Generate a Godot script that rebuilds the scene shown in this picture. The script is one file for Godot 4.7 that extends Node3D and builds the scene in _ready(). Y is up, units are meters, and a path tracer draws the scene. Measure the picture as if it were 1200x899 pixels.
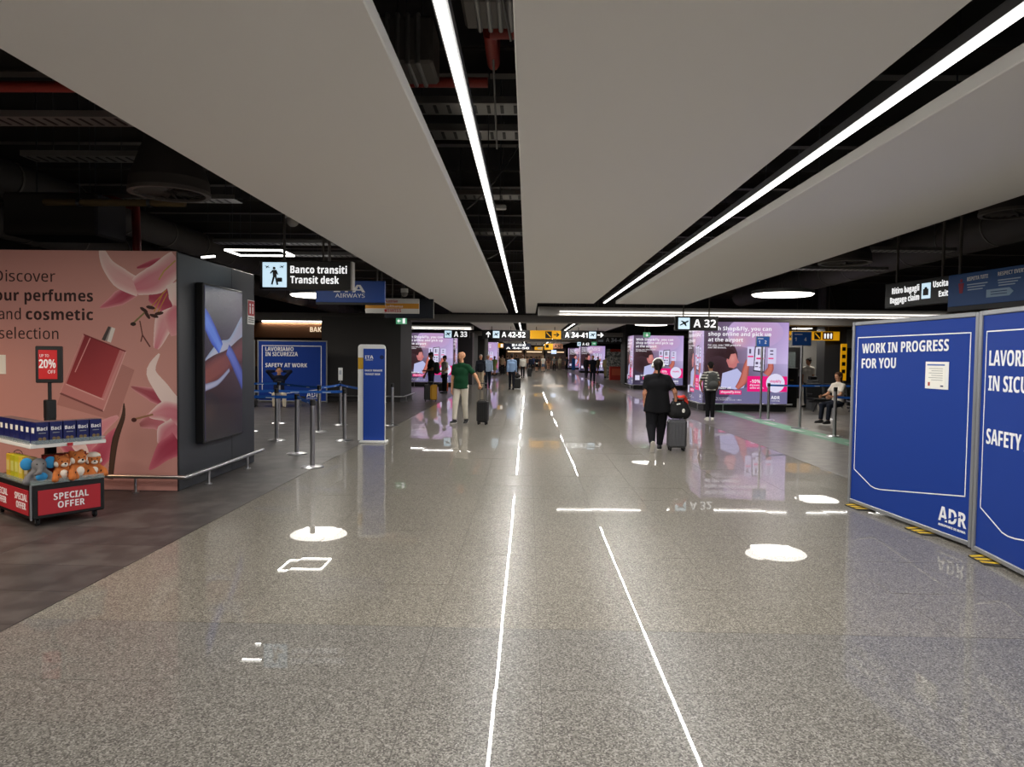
extends Node3D
# Airport concourse: x right, y up, the corridor runs towards -z. Metres.

const F := 832.0            # focal length in pixels of the 1200 x 899 frame
const CAM := Vector3(0, 1.67, 0)
var cam_basis := Basis.from_euler(Vector3(deg_to_rad(-2.2), deg_to_rad(1.24), deg_to_rad(0.7)))
var M := {}
var taken := {}
var font_regular: SystemFont
var font_bold: SystemFont
var TE := Vector3.ZERO

# ---------------------------------------------------------------- mesh collector
class Sh:
	var v := PackedVector3Array()
	var n := PackedVector3Array()
	var uv := PackedVector2Array()
	var col := PackedColorArray()
	var use_col := false
	var cur := Color.WHITE

	func tri(a: Vector3, b: Vector3, c: Vector3, na: Vector3, nb: Vector3, nc: Vector3, ua := Vector2.ZERO, ub := Vector2.ZERO, uc := Vector2.ZERO) -> void:
		if (b - a).cross(c - a).dot(na + nb + nc) > 0.0:
			v.append(a); v.append(c); v.append(b)
			n.append(na); n.append(nc); n.append(nb)
			uv.append(ua); uv.append(uc); uv.append(ub)
		else:
			v.append(a); v.append(b); v.append(c)
			n.append(na); n.append(nb); n.append(nc)
			uv.append(ua); uv.append(ub); uv.append(uc)
		if use_col:
			col.append(cur); col.append(cur); col.append(cur)

	func quad(a: Vector3, b: Vector3, c: Vector3, d: Vector3, nn: Vector3) -> void:
		tri(a, b, c, nn, nn, nn, Vector2(0, 1), Vector2(1, 1), Vector2(1, 0))
		tri(a, c, d, nn, nn, nn, Vector2(0, 1), Vector2(1, 0), Vector2(0, 0))

	func box(c: Vector3, s: Vector3, bevel := 0.0, bs := Basis.IDENTITY) -> void:
		var h := s * 0.5
		var e: float = minf(bevel, minf(h.x, minf(h.y, h.z)) * 0.9)
		for ax in 3:
			var u := (ax + 1) % 3
			var w := (ax + 2) % 3
			for sg in [-1.0, 1.0]:
				var nn := Vector3.ZERO
				nn[ax] = sg
				var p := []
				for q in [[-1, -1], [1, -1], [1, 1], [-1, 1]]:
					var t := Vector3.ZERO
					t[ax] = sg * h[ax]
					t[u] = q[0] * (h[u] - e)
					t[w] = q[1] * (h[w] - e)
					p.append(c + bs * t)
				# keep picture upright on +z faces
				quad(p[0], p[1], p[2], p[3], bs * nn)
		if e > 0.0:
			for ax in 3:
				var u := (ax + 1) % 3
				var w := (ax + 2) % 3
				for s1 in [-1.0, 1.0]:
					for s2 in [-1.0, 1.0]:
						var nn := Vector3.ZERO
						nn[u] = s1
						nn[w] = s2
						nn = (bs * nn).normalized()
						var p := []
						for q in [[-1, 0], [1, 0], [1, 1], [-1, 1]]:
							var t := Vector3.ZERO
							t[ax] = q[0] * (h[ax] - e)
							t[u] = s1 * (h[u] - (e if q[1] == 0 else 0.0))
							t[w] = s2 * (h[w] - (0.0 if q[1] == 0 else e))
							p.append(c + bs * t)
						quad(p[0], p[1], p[2], p[3], nn)
			for sx in [-1.0, 1.0]:
				for sy in [-1.0, 1.0]:
					for sz in [-1.0, 1.0]:
						var nn := (bs * Vector3(sx, sy, sz)).normalized()
						tri(c + bs * Vector3(sx * h.x, sy * (h.y - e), sz * (h.z - e)), c + bs * Vector3(sx * (h.x - e), sy * h.y, sz * (h.z - e)), c + bs * Vector3(sx * (h.x - e), sy * (h.y - e), sz * h.z), nn, nn, nn)

	func span(a: Vector3, b: Vector3, bevel := 0.0) -> void:   # a box between two corners
		box((a + b) * 0.5, (b - a).abs(), bevel)

	func cyl(a: Vector3, b: Vector3, ra: float, rb: float, seg := 12, caps := true) -> void:
		var ax := (b - a).normalized()
		var u := ax.cross(Vector3.RIGHT if absf(ax.x) < 0.8 else Vector3.UP).normalized()
		var w := ax.cross(u)
		for i in seg:
			var t0 := TAU * i / seg
			var t1 := TAU * (i + 1) / seg
			var n0 := u * cos(t0) + w * sin(t0)
			var n1 := u * cos(t1) + w * sin(t1)
			tri(a + n0 * ra, a + n1 * ra, b + n1 * rb, n0, n1, n1)
			tri(a + n0 * ra, b + n1 * rb, b + n0 * rb, n0, n1, n0)
			if caps:
				if ra > 0.0:
					tri(a, a + n0 * ra, a + n1 * ra, -ax, -ax, -ax)
				if rb > 0.0:
					tri(b, b + n0 * rb, b + n1 * rb, ax, ax, ax)

	func tube(pts: Array, r: float, seg := 10) -> void:
		for i in pts.size() - 1:
			cyl(pts[i], pts[i + 1], r, r, seg, i == 0 or i == pts.size() - 2)
			if i > 0:
				ball(pts[i], Vector3.ONE * r, seg, 5)

	func ball(c: Vector3, r: Vector3, seg := 12, rows := 8, bs := Basis.IDENTITY) -> void:
		for j in rows:
			var f0 := PI * j / rows
			var f1 := PI * (j + 1) / rows
			for i in seg:
				var t0 := TAU * i / seg
				var t1 := TAU * (i + 1) / seg
				var d := [Vector3(sin(f0) * cos(t0), cos(f0), sin(f0) * sin(t0)), Vector3(sin(f0) * cos(t1), cos(f0), sin(f0) * sin(t1)), Vector3(sin(f1) * cos(t1), cos(f1), sin(f1) * sin(t1)), Vector3(sin(f1) * cos(t0), cos(f1), sin(f1) * sin(t0))]
				var m := []
				var p := []
				for q in d:
					m.append((bs * (q / r)).normalized())
					p.append(c + bs * (q * r))
				if j > 0:
					tri(p[0], p[1], p[2], m[0], m[1], m[2])
				if j < rows - 1:
					tri(p[0], p[2], p[3], m[0], m[2], m[3])

	func lathe(prof: Array, c: Vector3, seg := 20) -> void:      # prof: Vector2(radius, y)
		for j in prof.size() - 1:
			var p0: Vector2 = prof[j]
			var p1: Vector2 = prof[j + 1]
			var dd := p1 - p0
			var n2 := Vector2(dd.y, -dd.x).normalized()
			for i in seg:
				var t0 := TAU * i / seg
				var t1 := TAU * (i + 1) / seg
				var a0 := Vector3(cos(t0), 0, sin(t0))
				var a1 := Vector3(cos(t1), 0, sin(t1))
				var m0 := a0 * n2.x + Vector3.UP * n2.y
				var m1 := a1 * n2.x + Vector3.UP * n2.y
				var q0 := c + a0 * p0.x + Vector3.UP * p0.y
				var q1 := c + a1 * p0.x + Vector3.UP * p0.y
				var q2 := c + a1 * p1.x + Vector3.UP * p1.y
				var q3 := c + a0 * p1.x + Vector3.UP * p1.y
				if p0.x > 0.0001:
					tri(q0, q1, q2, m0, m1, m1)
				if p1.x > 0.0001:
					tri(q0, q2, q3, m0, m1, m0)

	func prism(poly: Array, z0: float, z1: float, xf := Transform3D.IDENTITY) -> void:   # polygon in x, y pushed along z
		var pp := PackedVector2Array(poly)
		var ids := Geometry2D.triangulate_polygon(pp)
		var lo := pp[0]
		var hi := pp[0]
		for q in pp:
			lo = lo.min(q)
			hi = hi.max(q)
		var sz := (hi - lo).max(Vector2(1e-6, 1e-6))
		for i in range(0, ids.size(), 3):
			for zz in [[z0, -1.0], [z1, 1.0]]:
				var q := []
				var t := []
				for k in 3:
					var g := pp[ids[i + k]]
					q.append(xf * Vector3(g.x, g.y, zz[0]))
					t.append(Vector2((g.x - lo.x) / sz.x, 1.0 - (g.y - lo.y) / sz.y))
				var nn: Vector3 = xf.basis * Vector3(0, 0, zz[1])
				tri(q[0], q[1], q[2], nn, nn, nn, t[0], t[1], t[2])
		var cw := 0.0
		for i in pp.size():
			var a := pp[i]
			var b := pp[(i + 1) % pp.size()]
			cw += (b.x - a.x) * (b.y + a.y)
		for i in pp.size():
			var a := pp[i]
			var b := pp[(i + 1) % pp.size()]
			var e := (b - a).normalized()
			var nn := Vector3(e.y, -e.x, 0)
			if cw > 0.0:
				nn = -nn
			nn = xf.basis * nn
			quad(xf * Vector3(a.x, a.y, z0), xf * Vector3(b.x, b.y, z0), xf * Vector3(b.x, b.y, z1), xf * Vector3(a.x, a.y, z1), nn)

	func add(o: Sh, xf: Transform3D) -> void:
		for i in range(0, o.v.size(), 3):
			var keep := cur
			if use_col and o.use_col and o.col[i].a > 0.5:
				cur = o.col[i]
			tri(xf * o.v[i], xf * o.v[i + 1], xf * o.v[i + 2], (xf.basis * o.n[i]).normalized(), (xf.basis * o.n[i + 1]).normalized(), (xf.basis * o.n[i + 2]).normalized(), o.uv[i], o.uv[i + 1], o.uv[i + 2])
			cur = keep

	func mesh() -> ArrayMesh:
		var a := []
		a.resize(Mesh.ARRAY_MAX)
		a[Mesh.ARRAY_VERTEX] = v
		a[Mesh.ARRAY_NORMAL] = n
		a[Mesh.ARRAY_TEX_UV] = uv
		if use_col:
			a[Mesh.ARRAY_COLOR] = col
		var m := ArrayMesh.new()
		m.add_surface_from_arrays(Mesh.PRIMITIVE_TRIANGLES, a)
		return m

# ---------------------------------------------------------------- flat print painter
class Paint:
	var im: Image
	var k := 1.0
	var off := Vector2.ZERO
	func _init(w: int, h: int, c: Color, scale_: float, off_: Vector2) -> void:
		im = Image.create(w, h, false, Image.FORMAT_RGB8)
		im.fill(c)
		k = scale_
		off = off_
	func tri(p0: Vector2, p1: Vector2, p2: Vector2, c0: Color, c1: Color, c2: Color) -> void:
		p0 = (p0 - off) * k; p1 = (p1 - off) * k; p2 = (p2 - off) * k
		var x0 := maxi(0, int(floor(minf(p0.x, minf(p1.x, p2.x)))))
		var x1 := mini(im.get_width() - 1, int(ceil(maxf(p0.x, maxf(p1.x, p2.x)))))
		var y0 := maxi(0, int(floor(minf(p0.y, minf(p1.y, p2.y)))))
		var y1 := mini(im.get_height() - 1, int(ceil(maxf(p0.y, maxf(p1.y, p2.y)))))
		var den := (p1.y - p2.y) * (p0.x - p2.x) + (p2.x - p1.x) * (p0.y - p2.y)
		if absf(den) < 1e-9:
			return
		var flat := c0 == c1 and c1 == c2 and c0.a >= 1.0
		for y in range(y0, y1 + 1):
			var py := y + 0.5 - p2.y
			for x in range(x0, x1 + 1):
				var px := x + 0.5 - p2.x
				var a := ((p1.y - p2.y) * px + (p2.x - p1.x) * py) / den
				if a < -0.001:
					continue
				var b := ((p2.y - p0.y) * px + (p0.x - p2.x) * py) / den
				if b < -0.001 or a + b > 1.001:
					continue
				if flat:
					im.set_pixel(x, y, c0)
				else:
					var c := c0 * a + c1 * b + c2 * (1.0 - a - b)
					if c.a < 0.999:
						c = im.get_pixel(x, y).lerp(c, c.a)
					im.set_pixel(x, y, c)
	func poly(p: Array, c: Color) -> void:
		var pp := PackedVector2Array(p)
		var ids := Geometry2D.triangulate_polygon(pp)
		for i in range(0, ids.size(), 3):
			tri(pp[ids[i]], pp[ids[i + 1]], pp[ids[i + 2]], c, c, c)
	func rect(x0: float, y0: float, x1: float, y1: float, c: Color) -> void:
		poly([Vector2(x0, y0), Vector2(x1, y0), Vector2(x1, y1), Vector2(x0, y1)], c)
	func grad(p: Array, c: Array) -> void:      # four corners, four colours
		tri(p[0], p[1], p[2], c[0], c[1], c[2])
		tri(p[0], p[2], p[3], c[0], c[2], c[3])
	func oval(c: Vector2, r: Vector2, cin: Color, cout: Color, turn := 0.0) -> void:
		var m := 22
		for i in m:
			var a := Vector2(cos(TAU * i / m) * r.x, sin(TAU * i / m) * r.y).rotated(turn)
			var b := Vector2(cos(TAU * (i + 1) / m) * r.x, sin(TAU * (i + 1) / m) * r.y).rotated(turn)
			tri(c, c + a, c + b, cin, cout, cout)
	func line(p: Array, w: float, c: Color) -> void:
		for i in p.size() - 1:
			var a: Vector2 = p[i]
			var b: Vector2 = p[i + 1]
			var nn := (b - a).normalized().orthogonal() * w * 0.5
			poly([a + nn, b + nn, b - nn, a - nn], c)
	func petal(p: Array, w: Array, edge: Color, mid: Color, tip: Color) -> void:   # centre line, half widths
		var cv := Curve2D.new()
		for i in p.size():
			var pr: Vector2 = p[maxi(0, i - 1)]
			var nx: Vector2 = p[mini(p.size() - 1, i + 1)]
			cv.add_point(p[i], -(nx - pr) / 6.0, (nx - pr) / 6.0)
		var m := 14
		var rows := []
		for i in m + 1:
			var t := float(i) / m
			var s := t * (p.size() - 1)
			var q := cv.samplef(s)
			var d := (cv.samplef(minf(s + 0.05, p.size() - 1)) - cv.samplef(maxf(s - 0.05, 0))).normalized().orthogonal()
			var wi := mini(int(s), w.size() - 2)
			var ww: float = lerpf(w[wi], w[wi + 1], s - wi)
			var row := []
			for j in 7:
				var u := (j - 3) / 3.0
				row.append([q + d * ww * (u + 0.06 * sin(9.0 * t + j)), edge.lerp(mid.lerp(tip, t * t), 1.0 - u * u if absf(u) > 0.1 else 0.85)])
			rows.append(row)
		for i in m:
			for j in 6:
				grad([rows[i][j][0], rows[i][j + 1][0], rows[i + 1][j + 1][0], rows[i + 1][j][0]], [rows[i][j][1], rows[i][j + 1][1], rows[i + 1][j + 1][1], rows[i + 1][j][1]])
	func text(s: String, f: Font, x: float, base: float, w: float, cap: float, c: Color) -> void:
		var t := TextMesh.new()
		t.font = f
		t.text = s
		t.font_size = 64
		t.pixel_size = 0.01
		t.depth = 0.0
		t.curve_step = 3.0
		t.horizontal_alignment = HORIZONTAL_ALIGNMENT_LEFT
		t.vertical_alignment = VERTICAL_ALIGNMENT_BOTTOM
		var ar := t.get_mesh_arrays()
		var vv: PackedVector3Array = ar[Mesh.ARRAY_VERTEX]
		if vv.is_empty():
			return
		var ix = ar[Mesh.ARRAY_INDEX]
		var lo := vv[0]
		var hi := vv[0]
		for q in vv:
			lo = lo.min(q)
			hi = hi.max(q)
		var b0: float = f.get_descent(64) * 0.01
		var sx := w / (hi.x - lo.x)
		var sy := cap / (0.714 * 0.64)
		var m: int = ix.size() if ix != null and ix.size() > 0 else vv.size()
		for i in range(0, m, 3):
			var q := []
			for e in 3:
				var g: Vector3 = vv[ix[i + e]] if ix != null and ix.size() > 0 else vv[i + e]
				q.append(Vector2(x + (g.x - lo.x) * sx, base - (g.y - b0) * sy))
			tri(q[0], q[1], q[2], c, c, c)
	func tex() -> ImageTexture:
		return ImageTexture.create_from_image(im)

# ---------------------------------------------------------------- bodies: smooth field of tapered capsules, meshed as surface nets
class Body:
	var seg := []          # [a, b, ra, rb, cut end]
	var cuts := []         # [normal, offset]: keeps dot(n, p) < offset
	func add(a: Vector3, b: Vector3, ra: float, rb: float, cut := false) -> void:
		seg.append([a, b, ra, rb, cut])
	func build(sh: Sh, cell: float, k: float, xf := Transform3D.IDENTITY) -> void:
		var lo := Vector3.ONE * 1e9
		var hi := -lo
		for s in seg:
			var r: float = maxf(s[2], s[3]) + 2.5 * cell
			lo = lo.min(s[0] - Vector3.ONE * r).min(s[1] - Vector3.ONE * r)
			hi = hi.max(s[0] + Vector3.ONE * r).max(s[1] + Vector3.ONE * r)
		var nx := int((hi.x - lo.x) / cell) + 2
		var ny := int((hi.y - lo.y) / cell) + 2
		var nz := int((hi.z - lo.z) / cell) + 2
		var fd := PackedFloat32Array()
		fd.resize(nx * ny * nz)
		fd.fill(1000.0)
		var sxy := nx * ny
		for s in seg:
			var a: Vector3 = s[0]
			var b: Vector3 = s[1]
			var ra: float = s[2]
			var dr: float = s[3] - s[2]
			var cut: bool = s[4]
			var ab := b - a
			var l2: float = maxf(ab.length_squared(), 1e-9)
			var dn := ab / sqrt(l2)
			var r: float = maxf(s[2], s[3]) + k + 2.0 * cell
			var i0 := Vector3i(((a.min(b) - Vector3.ONE * r - lo) / cell).floor()).clamp(Vector3i.ZERO, Vector3i(nx - 1, ny - 1, nz - 1))
			var i1 := Vector3i(((a.max(b) + Vector3.ONE * r - lo) / cell).ceil()).clamp(Vector3i.ZERO, Vector3i(nx - 1, ny - 1, nz - 1))
			for z in range(i0.z, i1.z + 1):
				for y in range(i0.y, i1.y + 1):
					var row := z * sxy + y * nx
					var p := lo + Vector3(i0.x, y, z) * cell
					for x in range(i0.x, i1.x + 1):
						var q := p - a
						var t := clampf(q.dot(ab) / l2, 0.0, 1.0)
						var d := (q - ab * t).length() - ra - dr * t
						if cut:
							d = maxf(d, (p - b).dot(dn))
						var o := fd[row + x]
						var h := k - absf(o - d)
						fd[row + x] = minf(o, d) - (h * h * 0.25 / k if h > 0.0 else 0.0)
						p.x += cell
		for c in cuts:
			var nn: Vector3 = c[0]
			var of: float = c[1]
			for z in nz:
				for y in ny:
					var row := z * sxy + y * nx
					for x in nx:
						if fd[row + x] < 900.0:
							fd[row + x] = maxf(fd[row + x], nn.dot(lo + Vector3(x, y, z) * cell) - of)
		var idx := {}
		var pts := PackedVector3Array()
		var offs := [0, 1, nx, nx + 1, sxy, sxy + 1, sxy + nx, sxy + nx + 1]
		var edges := [[0, 1], [2, 3], [4, 5], [6, 7], [0, 2], [1, 3], [4, 6], [5, 7], [0, 4], [1, 5], [2, 6], [3, 7]]
		for z in nz - 1:
			for y in ny - 1:
				var row := z * sxy + y * nx
				for x in nx - 1:
					var i := row + x
					if fd[i] > 3.0 * cell or fd[i] < -3.0 * cell:
						continue
					var m := 0
					for q in 8:
						if fd[i + offs[q]] < 0.0:
							m += 1
					if m == 0 or m == 8:
						continue
					var sum := Vector3.ZERO
					var cnt := 0
					for e in edges:
						var f0 := fd[i + offs[e[0]]]
						var f1 := fd[i + offs[e[1]]]
						if (f0 < 0.0) != (f1 < 0.0):
							var t := f0 / (f0 - f1)
							var c0 := Vector3(e[0] & 1, (e[0] >> 1) & 1, e[0] >> 2)
							var c1 := Vector3(e[1] & 1, (e[1] >> 1) & 1, e[1] >> 2)
							sum += c0.lerp(c1, t)
							cnt += 1
					idx[i] = pts.size()
					pts.append(lo + (Vector3(x, y, z) + sum / cnt) * cell)
		var quads := []
		var nor := PackedVector3Array()
		nor.resize(pts.size())
		var ax := [[1, nx, sxy], [nx, sxy, 1], [sxy, 1, nx]]
		for i in idx:
			for w in 3:
				var s0: bool = fd[i] < 0.0
				if s0 == (fd[i + ax[w][0]] < 0.0):
					continue
				var u: int = ax[w][1]
				var q: int = ax[w][2]
				var a = idx.get(i - u - q, -1)
				var b = idx.get(i - q, -1)
				var c = idx.get(i, -1)
				var d = idx.get(i - u, -1)
				if a < 0 or b < 0 or d < 0:
					continue
				var fn := (pts[c] - pts[a]).cross(pts[d] - pts[b])
				var dir := Vector3.ZERO
				dir[w] = 1.0 if s0 else -1.0
				if fn.dot(dir) < 0.0:
					fn = -fn
				for g in [a, b, c, d]:
					nor[g] += fn
				quads.append([a, b, c, d])
		for i in nor.size():
			nor[i] = (xf.basis * nor[i]).normalized()
			pts[i] = xf * pts[i]
		for q in quads:
			sh.tri(pts[q[0]], pts[q[1]], pts[q[2]], nor[q[0]], nor[q[1]], nor[q[2]])
			sh.tri(pts[q[0]], pts[q[2]], pts[q[3]], nor[q[0]], nor[q[2]], nor[q[3]])

# ---------------------------------------------------------------- helpers
func ray(px: float, py: float) -> Vector3:
	return cam_basis * Vector3((px - 600.0) / F, -(py - 449.5) / F, -1.0)

func at(px: float, py: float, d: float) -> Vector3:      # the point of that pixel's ray d metres down the corridor
	var r := ray(px, py)
	return CAM + r * (d / -r.z)

func fl(px: float, py: float) -> Vector3:                # the floor point under a pixel
	var r := ray(px, py)
	return CAM + r * (CAM.y / -r.y)

func flx(px: float, d: float) -> float:
	return at(px, 450.0, d).x

func on_plane(px: float, py: float, xf: Transform3D) -> Vector3:   # in the plane's own axes
	var r := ray(px, py)
	var nn := xf.basis.z.normalized()
	var t := (xf.origin - CAM).dot(nn) / r.dot(nn)
	return xf.affine_inverse() * (CAM + r * t)

func numbered(called: String) -> String:
	var k: int = taken.get(called, -1) + 1
	taken[called] = k
	return called if k == 0 else "%s_%03d" % [called, k]

func tag(o: Node3D, label: String, category: String, group := "", kind := "") -> void:
	if label: o.set_meta("label", label)
	if category: o.set_meta("category", category)
	if group: o.set_meta("group", group)
	if kind: o.set_meta("kind", kind)

func thing(called: String, label: String, category: String, pos := Vector3.ZERO, turn := 0.0, group := "") -> Node3D:
	var o := Node3D.new()
	o.name = numbered(called)
	add_child(o)
	o.position = pos
	o.rotation.y = turn
	tag(o, label, category, group)
	return o

func obj(called: String, sh, m: Material, parent: Node3D = null, pos := Vector3.ZERO) -> MeshInstance3D:
	var o := MeshInstance3D.new()
	o.mesh = sh.mesh() if sh is Sh else sh
	o.material_override = m
	o.position = pos
	if parent:
		o.name = called
		parent.add_child(o, true)
	else:
		o.name = numbered(called)
		add_child(o)
	return o

func struct(called: String, label: String, parts := false) -> Node3D:
	var o := Node3D.new()
	o.name = numbered(called)
	add_child(o)
	o.set_meta("kind", "structure")
	o.set_meta("label", label)
	return o

func struct_mesh(called: String, label: String, sh: Sh, m: Material) -> MeshInstance3D:
	var o := obj(called, sh, m)
	o.set_meta("kind", "structure")
	o.set_meta("label", label)
	return o

func one(f: Callable) -> Sh:
	var s := Sh.new()
	f.call(s)
	return s

func bx(c: Vector3, s: Vector3, bevel := 0.0, bs := Basis.IDENTITY) -> Sh:
	var h := Sh.new()
	h.box(c, s, bevel, bs)
	return h

func rod(a: Vector3, b: Vector3, r: float, seg := 10) -> Sh:
	var h := Sh.new()
	h.cyl(a, b, r, r, seg)
	return h

func pr(poly: Array, z0: float, z1: float) -> Sh:
	var h := Sh.new()
	h.prism(poly, z0, z1)
	return h

func mat(c: Color, rough := 0.6, metal := 0.0, spec := 0.5) -> StandardMaterial3D:
	var m := StandardMaterial3D.new()
	m.albedo_color = c
	m.roughness = rough
	m.metallic = metal
	m.metallic_specular = spec
	return m

func glow(c: Color, e: float, albedo := Color(0.9, 0.9, 0.9)) -> StandardMaterial3D:
	var m := mat(albedo, 0.5)
	m.emission_enabled = true
	m.emission = c
	m.emission_energy_multiplier = e
	return m

func screen_mat(t: Texture2D, e: float) -> StandardMaterial3D:
	var m := mat(Color(0.02, 0.02, 0.02), 0.25)
	m.emission_enabled = true
	m.emission_texture = t
	m.emission = Color.BLACK
	m.emission_energy_multiplier = e
	return m

func text_mesh(s: String, bold := true, depth := 0.12) -> TextMesh:
	var t := TextMesh.new()
	t.font = font_bold if bold else font_regular
	t.text = s
	t.font_size = 64
	t.pixel_size = 0.01
	t.depth = depth
	t.curve_step = 4.0
	t.horizontal_alignment = HORIZONTAL_ALIGNMENT_LEFT
	t.vertical_alignment = VERTICAL_ALIGNMENT_BOTTOM
	return t

# lettering whose baseline starts at p (parent's axes), w wide, with capitals cap high
func lettering(parent: Node3D, s: String, p: Vector3, w: float, cap: float, m: Material, bold := true, tilt := 0.0) -> MeshInstance3D:
	var t := text_mesh(s, bold)
	var bb := t.get_aabb()
	var b0: float = (font_bold if bold else font_regular).get_descent(64) * 0.01
	var o := MeshInstance3D.new()
	o.name = "lettering"
	o.mesh = t
	o.material_override = m
	var sx := w / bb.size.x
	var sy := cap / (0.714 * 0.64)
	var bs := Basis.from_euler(Vector3(0, 0, tilt)) * Basis.from_scale(Vector3(sx, sy, 0.03))
	o.transform = Transform3D(bs, p - bs * Vector3(bb.position.x, b0, 0))
	parent.add_child(o, true)
	return o

# the same, with the ends of the baseline and the height of the capitals given as pixels on the plane xf (parent's plane z = 0 pushed by dz)
func lettering_px(parent: Node3D, xf: Transform3D, s: String, x0: float, y0: float, x1: float, y1: float, cap_px: float, m: Material, bold := true) -> MeshInstance3D:
	var a := on_plane(x0, y0, xf)
	var b := on_plane(x1, y1, xf)
	var c := on_plane(x0, y0 - cap_px, xf)
	var loc := parent.transform.affine_inverse() * xf
	var p := loc * Vector3(a.x, a.y, 0.002)
	return lettering(parent, s, p, (b - a).length(), (c - a).length(), m, bold, atan2(b.y - a.y, b.x - a.x))

func area(pos: Vector3, w: float, l: float, energy: float, c := Color.WHITE, turn := Basis.IDENTITY) -> void:
	var a := AreaLight3D.new()
	a.name = numbered("lamp_light")
	a.area_size = Vector2(w, l)
	a.area_normalize_energy = true
	a.light_energy = energy
	a.light_color = c
	a.shadow_enabled = true
	a.area_range = 60.0
	add_child(a)
	a.transform = Transform3D(turn, pos)

const DOWN := Basis(Vector3(1, 0, 0), Vector3(0, 0, -1), Vector3(0, 1, 0))   # -z of the light looks down, its long side along z

func noise_tex(kind: String, size: int, freq: float, cols: Array, offs: Array, seed_ := 1, normal := 0.0) -> NoiseTexture2D:
	var f := FastNoiseLite.new()
	f.seed = seed_
	f.frequency = freq
	if kind == "cell":
		f.noise_type = FastNoiseLite.TYPE_CELLULAR
		f.cellular_return_type = FastNoiseLite.RETURN_CELL_VALUE
		f.fractal_type = FastNoiseLite.FRACTAL_NONE
		f.cellular_jitter = 1.0
	else:
		f.noise_type = FastNoiseLite.TYPE_SIMPLEX_SMOOTH
		f.fractal_octaves = 4
	var t := NoiseTexture2D.new()
	t.width = size
	t.height = size
	t.seamless = true
	t.seamless_blend_skirt = 0.05
	t.noise = f
	if normal > 0.0:
		t.as_normal_map = true
		t.bump_strength = normal
	else:
		var g := Gradient.new()
		g.offsets = PackedFloat32Array(offs)
		g.colors = PackedColorArray(cols)
		if kind == "cell":
			g.interpolation_mode = Gradient.GRADIENT_INTERPOLATE_CONSTANT
		t.color_ramp = g
	return t

func grey(v: float) -> Color:
	return Color(v, v, v)

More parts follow.
